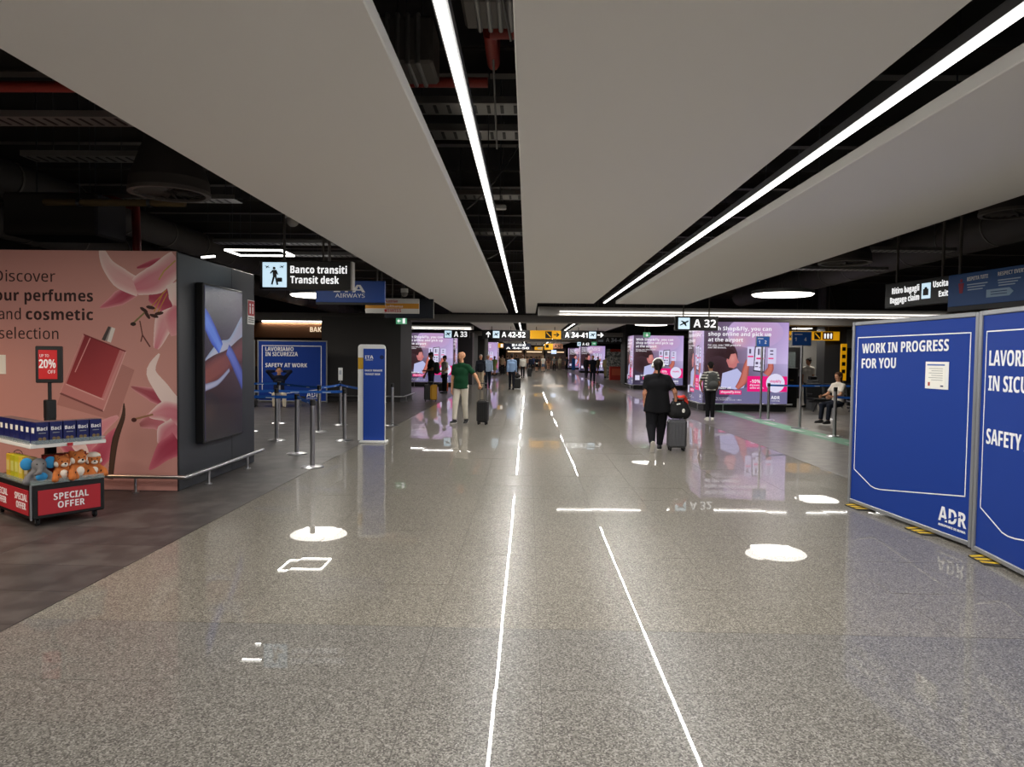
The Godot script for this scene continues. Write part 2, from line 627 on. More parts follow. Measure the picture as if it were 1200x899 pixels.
func materials() -> void:
	font_regular = SystemFont.new()
	font_regular.font_names = PackedStringArray(["Droid Sans"])
	font_bold = SystemFont.new()
	font_bold.font_names = PackedStringArray(["Droid Sans"])
	font_bold.font_weight = 700
	# polished terrazzo: chips of several tones
	var chips := noise_tex("cell", 1024, 0.21, [Color8(104, 100, 97), Color8(126, 122, 117), Color8(152, 148, 142), Color8(170, 166, 159), Color8(196, 192, 186), Color8(142, 138, 132)], [0.0, 0.16, 0.36, 0.58, 0.80, 0.93], 3)
	for w in [["terrazzo", Color(0.84, 0.83, 0.80)], ["terrazzo_pale", Color(0.85, 0.84, 0.81)], ["terrazzo_cool", Color(0.79, 0.79, 0.785)]]:
		var m := mat(w[1], 0.30, 0.0, 0.20)
		m.albedo_texture = chips
		m.uv1_triplanar = true
		m.uv1_world_triplanar = true
		m.uv1_scale = Vector3.ONE / 1.45
		m.clearcoat_enabled = true
		m.clearcoat = 0.6
		m.clearcoat_roughness = 0.012
		M[w[0]] = m
	var slate := noise_tex("simplex", 512, 0.012, [Color8(70, 66, 65), Color8(90, 86, 84)], [0.3, 0.7], 5)
	for w in [["slate", Color(0.95, 0.94, 0.94)], ["slate_dark", Color(0.86, 0.85, 0.86)]]:
		var m := mat(w[1], 0.42, 0.0, 0.5)
		m.albedo_texture = slate
		m.uv1_triplanar = true
		m.uv1_world_triplanar = true
		m.uv1_scale = Vector3.ONE / 2.3
		M[w[0]] = m
	var pale := noise_tex("simplex", 512, 0.012, [Color8(104, 100, 98), Color8(126, 122, 118)], [0.3, 0.7], 6)
	M.grey_tile = mat(Color(0.98, 0.97, 0.96), 0.34, 0.0, 0.5)
	M.grey_tile.albedo_texture = pale
	M.grey_tile.uv1_triplanar = true
	M.grey_tile.uv1_world_triplanar = true
	M.grey_tile.uv1_scale = Vector3.ONE / 2.3
	M.joint = mat(Color8(58, 54, 50), 0.8)
	M.plaster = mat(Color8(243, 240, 237), 0.9, 0.0, 0.3)
	M.dark_slab = mat(Color8(36, 33, 32), 0.9)
	M.black = mat(Color8(20, 20, 22), 0.5)
	M.black_matte = mat(Color8(24, 23, 24), 0.85)
	M.charcoal = mat(Color8(46, 46, 50), 0.6)
	M.charcoal_wall = mat(Color8(52, 50, 50), 0.7)
	M.beam = mat(Color8(150, 146, 142), 0.6)
	M.duct = mat(Color8(104, 98, 94), 0.55, 0.3)
	M.duct_pale = mat(Color8(150, 148, 146), 0.4, 0.6)
	M.duct_black = mat(Color8(66, 61, 58), 0.7)
	M.red_pipe = mat(Color8(150, 44, 34), 0.5)
	M.ochre_pipe = mat(Color8(120, 100, 66), 0.5)
	M.steel = mat(Color8(200, 200, 204), 0.28, 1.0)
	M.dark_steel = mat(Color8(120, 122, 126), 0.35, 0.9)
	M.alu = mat(Color8(150, 152, 156), 0.45, 0.6)
	M.white = mat(Color8(232, 232, 230), 0.5)
	M.paper = mat(Color8(236, 234, 226), 0.8)
	M.blue_panel = mat(Color8(22, 56, 140), 0.62, 0.0, 0.3)
	M.white_print = mat(Color8(240, 240, 242), 0.6)
	M.rubber = mat(Color8(22, 22, 22), 0.8)
	M.yellow = mat(Color8(224, 186, 40), 0.6)
	M.strip_glow = glow(Color(1.0, 0.985, 0.95), 5.0)
	M.beam_glow = glow(Color(1.0, 0.985, 0.95), 1.3)
	M.lamp_glow = glow(Color(1.0, 0.975, 0.93), 5.0)
	M.sign_white = glow(Color(1, 1, 1), 0.9)
	M.sign_icon = glow(Color(0.80, 0.93, 1.0), 0.85)
	M.sign_yellow = glow(Color(1.0, 0.70, 0.05), 0.42, Color8(200, 150, 20))
	M.sign_black = mat(Color8(12, 12, 14), 0.4)
	M.sign_green = glow(Color(0.0, 0.62, 0.40), 0.6)
	M.glass = mat(Color(0.75, 0.82, 0.82, 0.25), 0.05)
	M.glass.transparency = BaseMaterial3D.TRANSPARENCY_ALPHA

func camera_and_light() -> void:
	var c := Camera3D.new()
	c.name = "camera"
	c.fov = rad_to_deg(2.0 * atan(449.5 / F))
	c.near = 0.05
	c.far = 300.0
	add_child(c)
	c.transform = Transform3D(cam_basis, CAM)
	c.current = true
	var we := WorldEnvironment.new()
	we.name = "world_environment"
	var e := Environment.new()
	e.background_mode = Environment.BG_COLOR
	e.background_color = Color.BLACK
	e.tonemap_mode = Environment.TONE_MAPPER_LINEAR
	e.tonemap_exposure = 1.0
	e.sdfgi_enabled = true
	e.ssao_enabled = true
	e.ssil_enabled = true
	we.environment = e
	add_child(we)

# x of the two light slots and the ceiling sails between them
const SAILS := [[-2.65, -0.715], [-0.083, 1.83], [2.44, 4.43]]
const SLOTS := [-0.40, 2.12]
const SAIL_Y := 3.17
const TOP := 5.19
const BAYS := [[7.0, -20.0], [-28.0, -44.0], [-46.2, -62.0], [-64.2, -96.0]]

func _ready() -> void:
	materials()
	camera_and_light()
	ceiling_lights()
	shell()
	plenum()
	build_kiosk()
	build_cart()
	build_hoardings()
	build_signs()
	build_screens()
	build_queue()
	build_background()
	build_people()

func ceiling_lights() -> void:
	# two lines of light in the slots of every bay
	var energy := [50.0, 21.0, 19.0, 32.0]
	for b in BAYS.size():
		for s in 2:
			var z0: float = BAYS[b][0]
			var z1: float = BAYS[b][1] - (4.6 if b == 0 and s == 0 else 0.0)
			var words: String = ["before the first cross beam", "beyond the first cross beam", "beyond the second cross beam", "at the concourse end"][b]
			var t := thing("linear_light", "white light line in the %s ceiling slot %s" % [["narrow", "wide"][s], words], "ceiling light", Vector3(SLOTS[s], SAIL_Y + 0.02, 0), 0.0, "lines of light in the ceiling slots")
			var seg := int(ceil((z0 - z1) / 4.0))
			var L := (z0 - z1) / seg
			for i in seg:
				var zc := z0 - L * (i + 0.5)
				obj("light_tube", bx(Vector3.ZERO, Vector3(0.045, 0.02, L - 0.004)), M.strip_glow, t, Vector3(0, 0, zc))
				obj("housing", bx(Vector3.ZERO, Vector3(0.07, 0.06, L - 0.004)), M.alu, t, Vector3(0, 0.042, zc))
				obj("hanger", rod(Vector3(0, 0.07, zc), Vector3(0, 1.98, zc), 0.006, 6), M.dark_steel, t)
			area(Vector3(SLOTS[s], SAIL_Y - 0.0, (z0 + z1) * 0.5), 0.035, z0 - z1, energy[b], Color(1.0, 0.99, 0.97), DOWN)
	# light line on the box beam at 21.8 m and the one on the left at 35 m
	for w in [[0.95, 12.6, 21.72, 3.05, "long white light line along the grey box beam over gate A 32"], [-8.4, -2.8, 34.9, 3.04, "long white light line crossing above gate A 33"]]:
		var t := thing("beam_light", w[4], "ceiling light", Vector3(w[0], w[3], -w[2]))
		var cnt := 3
		var l: float = (w[1] - w[0]) / cnt
		for i in cnt:
			obj("light_tube", bx(Vector3.ZERO, Vector3(l - 0.01, 0.045, 0.03)), M.beam_glow, t, Vector3(l * (i + 0.5), 0, 0))
		area(Vector3((w[0] + w[1]) * 0.5, w[3] - 0.05, -w[2] + 0.02), w[1] - w[0], 0.03, 5.0, Color(1.0, 0.99, 0.97), DOWN)
	# round pendant lamps over the side areas
	for w in [[374, 346.5, 18.9, "round white disc lamp beside the transit desk sign"], [917, 345.5, 18.2, "round white disc lamp over the gate A 32 waiting area"], [963, 367.5, 25.6, "round white disc lamp hidden above the gate box beam"], [763, 380.5, 33.0, "small far round disc lamp beside gate A 34-41 sign"]]:
		var p := at(w[0], w[1], w[2])
		var t := thing("disc_lamp", w[3], "pendant lamp", p)
		obj("diffuser", one(func(s): s.lathe([Vector2(0, -0.03), Vector2(0.70, -0.03), Vector2(0.74, 0.0), Vector2(0.74, 0.03)], Vector3.ZERO, 32)), M.lamp_glow, t)
		obj("housing", one(func(s): s.lathe([Vector2(0.75, 0.0), Vector2(0.75, 0.09), Vector2(0.3, 0.12), Vector2(0, 0.12)], Vector3(0, 0.01, 0), 32)), M.alu, t)
		for k in 3:
			var a := TAU * k / 3.0
			obj("suspension_cable", rod(Vector3(cos(a) * 0.5, 0.1, sin(a) * 0.5), Vector3(0, TOP - p.y, 0), 0.004, 5), M.dark_steel, t)
		area(p + Vector3(0, -0.05, 0), 1.0, 1.0, 4.0, Color(1.0, 0.975, 0.93), DOWN)
	# rectangular light frames on the left
	for w in [[305, 296.5, 11.5, 0.9, 0.62, 0.0, "open rectangular frame of white light above the transit desk sign"], [358, 336, 16.0, 0.95, 0.8, 0.0, "open rectangular frame of white light hidden behind the transit sign"]]:
		var p := at(w[0], w[1], w[2])
		var t := thing("frame_light", w[6], "pendant lamp", p, w[5])
		var hx: float = w[3] * 0.5
		var hz: float = w[4] * 0.5
		for q in [[Vector3(0, 0, -hz), Vector3(2 * hx, 0.024, 0.022)], [Vector3(0, 0, hz), Vector3(2 * hx, 0.024, 0.022)], [Vector3(-hx, 0, 0), Vector3(0.022, 0.024, 2 * hz)], [Vector3(hx, 0, 0), Vector3(0.022, 0.024, 2 * hz)]]:
			obj("light_tube", bx(q[0], q[1]), M.strip_glow, t)
			obj("housing", bx(q[0] + Vector3(0, 0.026, 0), q[1] * Vector3(1.02, 0.7, 1.02)), M.black, t)
			area(p + Basis.from_euler(Vector3(0, w[5], 0)) * q[0] + Vector3(0, -0.03, 0), q[1].x, q[1].z, 0.8, Color(1, 0.985, 0.95), Basis.from_euler(Vector3(0, w[5], 0)) * DOWN)
		for q in [Vector3(-hx, 0.05, -hz), Vector3(hx, 0.05, hz)]:
			obj("suspension_cable", rod(q, Vector3(q.x, TOP - p.y, q.z), 0.004, 5), M.dark_steel, t)

	# a short bar and two square panels over the shop side
	var sb := at(244, 301, 12.6)
	var tb := thing("bar_light", "short white bar light above the black kiosk wall", "pendant lamp", sb, -0.5)
	obj("light_tube", bx(Vector3.ZERO, Vector3(0.34, 0.03, 0.04)), M.strip_glow, tb)
	obj("housing", bx(Vector3(0, 0.03, 0), Vector3(0.36, 0.03, 0.05)), M.black, tb)
	obj("suspension_cable", rod(Vector3(0, 0.04, 0), Vector3(0, TOP - sb.y, 0), 0.004, 5), M.dark_steel, tb)
	for w in [[-5.3, -4.6, "square white panel lamp over the shop apron near the cart"], [-6.6, -2.9, "square white panel lamp over the shop apron farther left"], [-9.6, -21.5, "added square white fill lamp hidden behind the black kiosk"]]:  # the last one is added, hidden behind the kiosk to brighten the left floor
		var t := thing("panel_lamp", w[2], "ceiling light", Vector3(w[0], 3.35, w[1]))
		obj("diffuser", bx(Vector3.ZERO, Vector3(1.2, 0.02, 1.2)), M.lamp_glow, t)
		obj("housing", bx(Vector3(0, 0.05, 0), Vector3(1.24, 0.08, 1.24)), M.alu, t)
		for q in [-0.5, 0.5]:
			obj("suspension_cable", rod(Vector3(q, 0.09, 0), Vector3(q, TOP - 3.35, 0), 0.004, 5), M.dark_steel, t)
		area(Vector3(w[0], 3.32, w[1]), 1.2, 1.2, 8.0, Color(1.0, 0.95, 0.88), DOWN)

func shell() -> void:
	var L := -16.0
	var R := 16.0
	# terrazzo concourse, slab by slab where the joints can be made out
	var f := struct("floor", "polished speckled beige terrazzo concourse floor")
	obj("bed", one(func(s): s.span(Vector3(-3.1, -0.3, 8), Vector3(4.55, -0.006, -100))), M.joint, f)
	obj("slab_field", one(func(s):
		s.span(Vector3(-3.1, -0.006, 8), Vector3(4.55, 0, -1.1))), M.terrazzo_cool, f).set_meta("kind", "stuff")
	obj("slab_field", one(func(s): s.span(Vector3(-3.1, -0.006, -21.1), Vector3(4.55, 0, -100))), M.terrazzo, f).set_meta("kind", "stuff")
	var cw := 7.65 / 12.0
	var slab := bx(Vector3(0, -0.003, 0), Vector3(cw - 0.002, 0.006, 0.798)).mesh()
	var rg := RandomNumberGenerator.new()
	rg.seed = 4
	for i in 12:
		for j in 25:
			var o := obj("slab", slab, M.terrazzo_cool if j < 4 else [M.terrazzo, M.terrazzo, M.terrazzo_pale][rg.randi() % 3], f, Vector3(-3.1 + cw * (i + 0.5), 0, -1.1 - 0.8 * (j + 0.5)))
			o.rotation = Vector3(rg.randf_range(-1, 1) * 0.0016, 0, rg.randf_range(-1, 1) * 0.0016)
	# dark stone tiles on both sides
	var fl_l := struct("floor", "dark charcoal stone tile floor around the kiosk and transit desk")
	obj("bed", one(func(s): s.span(Vector3(L, -0.3, 8), Vector3(-3.104, -0.006, -100))), M.joint, fl_l)
	var tile := bx(Vector3(0, -0.003, 0), Vector3(1.197, 0.006, 0.597)).mesh()
	for i in 5:
		for j in 40:
			obj("tile", tile, [M.slate, M.slate, M.slate_dark][rg.randi() % 3], fl_l, Vector3(-3.106 - 1.2 * (i + 0.5), 0, -2.4 - 0.6 * (j + 0.5)))
	obj("tile_field", one(func(s):
		s.span(Vector3(-9.106, -0.006, 8), Vector3(-3.106, 0, -2.4))
		s.span(Vector3(L, -0.006, 8), Vector3(-9.106, 0, -100))
		s.span(Vector3(-9.106, -0.006, -26.4), Vector3(-3.106, 0, -100))), M.slate, fl_l).set_meta("kind", "stuff")
	var fl_r := struct("floor", "grey stone tile floor of the gate waiting area")
	obj("bed", one(func(s): s.span(Vector3(4.554, -0.3, 8), Vector3(R, -0.006, -100))), M.joint, fl_r)
	for i in 6:
		for j in 30:
			obj("tile", tile, M.grey_tile, fl_r, Vector3(4.556 + 1.2 * (i + 0.5), 0, -9.0 - 0.6 * (j + 0.5)))
	obj("tile_field", one(func(s):
		s.span(Vector3(4.556, -0.006, 8), Vector3(R, 0, -9.0))
		s.span(Vector3(11.756, -0.006, -9.0), Vector3(R, 0, -27.0))
		s.span(Vector3(4.556, -0.006, -27.0), Vector3(R, 0, -100))), M.grey_tile, fl_r).set_meta("kind", "stuff")
	struct_mesh("wall_left", "dark wall at the far left side of the hall", one(func(s): s.span(Vector3(L - 0.3, -0.3, 8.3), Vector3(L, 5.4, -100))), M.black_matte)
	struct_mesh("wall_right", "dark wall at the far right side of the hall", one(func(s): s.span(Vector3(R, -0.3, 8.3), Vector3(R + 0.3, 5.4, -100))), M.black_matte)
	struct_mesh("wall_back", "dark wall closing the hall behind the viewer", one(func(s): s.span(Vector3(L, -0.3, 8), Vector3(R, 5.4, 8.3))), M.black_matte)
	struct_mesh("wall_front", "dark wall closing the far end of the concourse", one(func(s): s.span(Vector3(L, -0.3, -100), Vector3(R, 5.4, -100.3))), M.charcoal_wall)
	struct_mesh("ceiling", "dark concrete slab above the open ceiling", one(func(s): s.span(Vector3(L, 5.2, 8), Vector3(R, 5.4, -100))), M.dark_slab)
	# smooth pale ceiling sails
	for b in BAYS.size():
		for i in 3:
			var z0: float = BAYS[b][0]
			var z1: float = BAYS[b][1]
			var c := struct("ceiling", "smooth pale grey suspended ceiling panel")
			obj("panel", one(func(s):
				s.span(Vector3(SAILS[i][0], SAIL_Y, z0), Vector3(SAILS[i][1], SAIL_Y + 0.09, z1), 0.006)
				if b == 0 and i < 2:
					s.span(Vector3(SAILS[i][0], SAIL_Y, z1), Vector3(SAILS[i][1] if i == 0 else 0.25, SAIL_Y + 0.09, -24.8), 0.006)), M.plaster, c)
			for k in int((z0 - z1) / 4.0):
				for x in [SAILS[i][0] + 0.35, SAILS[i][1] - 0.35]:
					obj("hanger", rod(Vector3(x, SAIL_Y + 0.09, z0 - 2.0 - 4.0 * k), Vector3(x, TOP, z0 - 2.0 - 4.0 * k), 0.008, 5), M.dark_steel, c)
	# cross beams
	for w in [[27.0, 2.97, 3.24, -15.5, 15.5], [45.0, 2.97, 3.24, -15.5, 15.5], [63.0, 2.97, 3.24, -15.5, 15.5]]:
		struct_mesh("trim_%d" % (taken.get("trim_n", 0) + 1), "grey cross beam spanning the concourse under the ceiling", one(func(s): s.span(Vector3(w[3], w[1], -w[0]), Vector3(w[4], w[2], -w[0] - 0.9), 0.01)), M.beam)
		taken["trim_n"] = taken.get("trim_n", 0) + 1
	struct_mesh("trim_4", "grey box beam carrying a light line over gate A 32", one(func(s): s.span(Vector3(0.3, 2.93, -21.75), Vector3(14.5, 3.2, -22.2), 0.01)), M.beam)
	struct_mesh("trim_5", "grey box beam carrying a light line over gate A 33", one(func(s): s.span(Vector3(-14.5, 2.95, -34.93), Vector3(-2.7, 3.16, -35.3), 0.01)), M.beam)

func plenum() -> void:
	# steel joists above the sails
	for k in 16:
		var z := 2.45 - 2.63 * k
		var t := thing("steel_joist", "dark steel joist crossing above the open ceiling", "beam", Vector3(0, 4.95, z), 0.0, "steel joists above the ceiling")
		obj("flange", bx(Vector3(0, 0.14, 0), Vector3(30, 0.02, 0.16)), M.duct, t)
		obj("flange", bx(Vector3(0, -0.14, 0), Vector3(30, 0.02, 0.16)), M.duct, t)
		obj("web", bx(Vector3.ZERO, Vector3(30, 0.26, 0.012)), M.duct, t)
	# crossing services seen through the left opening and the slot: [y, z, x0, x1, kind]
	var n := 0
	for w in [[4.12, 6.6, -6.1, -2.9, 0.05, "red_pipe", "red sprinkler pipe running above the kiosk end"], [3.55, 8.95, -6.15, -4.35, 0.045, "ochre_pipe", "dull ochre pipe running above the pink poster wall"], [3.98, 5.15, -0.3, 1.5, 0.05, "red_pipe", "short red pipe seen through the ceiling slot"], [3.87, 5.8, -3.0, -0.35, 0.04, "red_pipe", "thin red pipe ending under the ceiling slot"], [4.2, 8.2, -2.6, 1.5, 0.045, "red_pipe", "red pipe crossing deep in the ceiling slot"]]:
		var t := thing("pipe", w[6], "pipe")
		var a := Vector3(w[2], w[0], -w[1])
		var b := Vector3(w[3], w[0], -w[1])
		obj("run", rod(a, b, w[4], 12), M[w[5]], t)
		for p in [a.lerp(b, 0.25), a.lerp(b, 0.75)]:
			obj("pipe_clamp", one(func(s):
				s.cyl(p - Vector3(0.02, 0, 0), p + Vector3(0.02, 0, 0), w[4] + 0.012, w[4] + 0.012, 12)
				s.cyl(p, Vector3(p.x, TOP, p.z), 0.006, 0.006, 5)), M.dark_steel, t)
		n += 1
	var el := thing("pipe", "red pipe with an elbow dropping behind the pink poster wall", "pipe")
	var e0 := at(131, 234, 9.98)
	obj("run", one(func(s): s.tube([Vector3(e0.x - 0.6, e0.y + 0.05, e0.z), e0, e0 + Vector3(0.34, -0.1, 0), Vector3(e0.x + 0.36, 2.9, e0.z)], 0.055, 12)), M.red_pipe, el)
	obj("pipe_clamp", one(func(s):
		s.cyl(e0 - Vector3(0.33, -0.03, 0), e0 - Vector3(0.29, -0.03, 0), 0.07, 0.07, 12)
		s.cyl(e0 - Vector3(0.31, 0, 0), Vector3(e0.x - 0.31, TOP, e0.z), 0.006, 0.006, 5)), M.dark_steel, el)
	var vert := thing("pipe", "red vertical pipe branch seen in the ceiling slot", "pipe")
	obj("run", one(func(s): s.tube([Vector3(-0.3, 3.98, -5.15), Vector3(-0.3, 3.98, -5.7), Vector3(-0.3, TOP, -5.7)], 0.05, 12)), M.red_pipe, vert)
	# perforated cable trays across
	for w in [[3.98, 7.15, -6.1, -2.9], [4.0, 8.6, -6.1, -3.0], [3.86, 10.25, -6.1, -4.2], [3.9, 6.5, -2.0, 1.6], [3.85, 7.1, -2.0, 1.6], [3.8, 13.8, -6.1, -2.9], [3.7, 14.7, -6.1, -2.9], [3.75, 13.7, 4.6, 8.0], [3.7, 16.2, 4.6, 8.0], [3.8, 9.6, -2.0, 1.6], [3.8, 12.4, -2.0, 1.6]]:
		var t := thing("cable_tray", "perforated metal cable tray crossing the open ceiling", "cable tray", Vector3((w[2] + w[3]) * 0.5, w[0], -w[1]), 0.0, "cable trays in the open ceiling")
		var l: float = w[3] - w[2]
		obj("tray_base", bx(Vector3.ZERO, Vector3(l, 0.006, 0.3)), M.duct_pale, t)
		for sg in [-1, 1]:
			obj("tray_side", bx(Vector3(0, 0.03, 0.15 * sg), Vector3(l, 0.06, 0.006)), M.duct_pale, t)
		for k in int(l / 0.12):
			if l < 4.0:
				obj("rung_slot", bx(Vector3(-l * 0.5 + 0.06 + 0.12 * k, -0.005, 0), Vector3(0.03, 0.006, 0.2)), M.black, t)
		for q in [-0.4, 0.4]:
			obj("hanger", rod(Vector3(l * q, 0, 0), Vector3(l * q, TOP - w[0], 0), 0.006, 5), M.dark_steel, t)
	# ducts
	for w in [[0.55, 4.05, 4.7, 2.0, 0.34, 0.4, "pale sheet metal duct crossing near the top of the slot"], [-0.95, 3.82, 5.1, 0.55, 0.32, 0.4, "ribbed sheet metal duct end beside the ceiling slot"]]:
		var t := thing("air_duct", w[6], "duct", Vector3(w[0], w[1], -w[2]))
		obj("duct_body", bx(Vector3.ZERO, Vector3(w[3], w[4], w[5]), 0.02), M.duct, t)
		for k in 6:
			obj("rib", bx(Vector3(-w[3] * 0.5 + 0.1 + 0.07 * k, 0, 0), Vector3(0.03, w[4] + 0.03, w[5] + 0.03), 0.008), M.duct_pale, t)
		obj("hanger", rod(Vector3(0, w[4] * 0.5, 0), Vector3(0, TOP - w[1], 0), 0.008, 6), M.dark_steel, t)
	for w in [[-7.6, 4.15, -1.0, -30.0, 0.28, "long dark round duct over the left side area"], [-9.5, 4.0, -1.0, -40.0, 0.32, "long dark round duct along the far left wall"], [8.9, 4.25, -6.0, -30.0, 0.38, "long dark round duct over the gate waiting area"]]:
		var t := thing("air_duct", w[5], "duct")
		obj("duct_body", rod(Vector3(w[0], w[1], w[2]), Vector3(w[0], w[1], w[3]), w[4], 20), M.duct_black, t)
		for k in int((w[2] - w[3]) / 1.5):
			obj("seam_ring", one(func(s): s.cyl(Vector3(w[0], w[1], w[2] - 1.5 * k - 0.2), Vector3(w[0], w[1], w[2] - 1.5 * k - 0.24), w[4] + 0.012, w[4] + 0.012, 20)), M.duct, t)
		for k in int((w[2] - w[3]) / 4.0):
			obj("hanger", rod(Vector3(w[0], w[1] + w[4], w[2] - 4.0 * k - 1.0), Vector3(w[0], TOP, w[2] - 4.0 * k - 1.0), 0.008, 5), M.dark_steel, t)
	# boxy air handler above the poster wall
	var ah := at(78, 256, 9.5)
	var t2 := thing("air_handler", "dark boxy air unit hung above the pink poster wall", "air unit", ah)
	obj("casing", bx(Vector3.ZERO, Vector3(1.25, 0.55, 0.7), 0.03), M.duct_black, t2)
	obj("hanger", rod(Vector3(-0.4, 0.27, 0), Vector3(-0.4, TOP - ah.y, 0), 0.008, 6), M.dark_steel, t2)
	obj("hanger", rod(Vector3(0.4, 0.27, 0), Vector3(0.4, TOP - ah.y, 0), 0.008, 6), M.dark_steel, t2)
	# cone diffusers
	for w in [[199, 227, 7.9, 0.42, "large dark cone shaped air diffuser above the black kiosk corner"], [990, 308, 12.3, 0.42, "dark round air diffuser above the baggage claim sign"], [1190, 250, 10.4, 0.45, "dark round air diffuser above the blue notice board"]]:
		var p := at(w[0], w[1], w[2])
		var t := thing("air_diffuser", w[4], "air diffuser", p)
		var r: float = w[3]
		obj("cone", one(func(s): s.lathe([Vector2(r - 0.03, 0.0), Vector2(r, 0.02), Vector2(r * 0.98, 0.14), Vector2(r * 0.62, 0.56), Vector2(r * 0.62, 4.76 - p.y)], Vector3.ZERO, 32)), M.duct_black, t)
		obj("hanger", rod(Vector3(0, 0.5, 0), Vector3(0, TOP - p.y, 0), 0.012, 6), M.dark_steel, t)
		obj("rim", one(func(s): s.lathe([Vector2(r - 0.05, 0.02), Vector2(r - 0.05, -0.012), Vector2(r + 0.006, -0.012), Vector2(r + 0.006, 0.03)], Vector3.ZERO, 32)), M.duct, t)
		for k in 20:
			var a := TAU * k / 20.0
			var bs := Basis.from_euler(Vector3(0.0, -a, 0.0)) * Basis.from_euler(Vector3(0.6, 0, 0))
			obj("vane", bx(Vector3(cos(a), 0, sin(a)) * (r * 0.55) + Vector3(0, 0.03, 0), Vector3(r * 0.72, 0.006, 0.07), 0.0, bs), M.duct_black, t)
	# dome cameras
	for w in [[343, 256, 9.3, "pale dome camera under the ceiling edge by the transit sign"], [474, 343, 18.0, "pale dome camera above the airline boards"]]:
		var p := at(w[0], w[1], w[2])
		var t := thing("dome_camera", w[3], "camera", p)
		obj("dome", one(func(s): s.ball(Vector3(0, -0.02, 0), Vector3(0.085, 0.09, 0.085), 16, 10)), M.beam, t)
		obj("collar", one(func(s): s.cyl(Vector3(0, 0.0, 0), Vector3(0, 0.1, 0), 0.095, 0.095, 16)), M.white, t)
		obj("stem", rod(Vector3(0, 0.1, 0), Vector3(0, TOP - p.y, 0), 0.02, 8), M.dark_steel, t)
	# loose cables
	for w in [[Vector3(-0.72, 3.35, -8.2), Vector3(-0.1, 4.4, -9.0), 0.3], [Vector3(-0.7, 3.3, -12.0), Vector3(-0.15, 3.9, -12.6), 0.25], [Vector3(-0.35, 4.4, -3.6), Vector3(-0.12, 3.5, -4.2), -0.02], [Vector3(-0.3, 4.3, -5.2), Vector3(-0.28, 3.4, -6.0), 0.05]]:
		var pts := []
		for k in 9:
			var u := k / 8.0
			pts.append(w[0].lerp(w[1], u) - Vector3(0, w[2] * 4.0 * u * (1.0 - u) * 0.3, 0))
		var o := obj("loose_cable", one(func(s): s.tube(pts, 0.009, 6)), M.duct_pale)
		tag(o, "loose grey cable dangling in the open ceiling slot", "cable", "loose cables in the ceiling slot")
	var em := at(586, 243, 9.2)
	var et := thing("emergency_light", "small white emergency luminaire hung in the ceiling slot", "luminaire", em)
	obj("casing", bx(Vector3.ZERO, Vector3(0.16, 0.06, 0.07), 0.012), M.white, et)
	obj("stem", rod(Vector3(0, 0.03, 0), Vector3(0, TOP - em.y, 0), 0.008, 6), M.dark_steel, et)

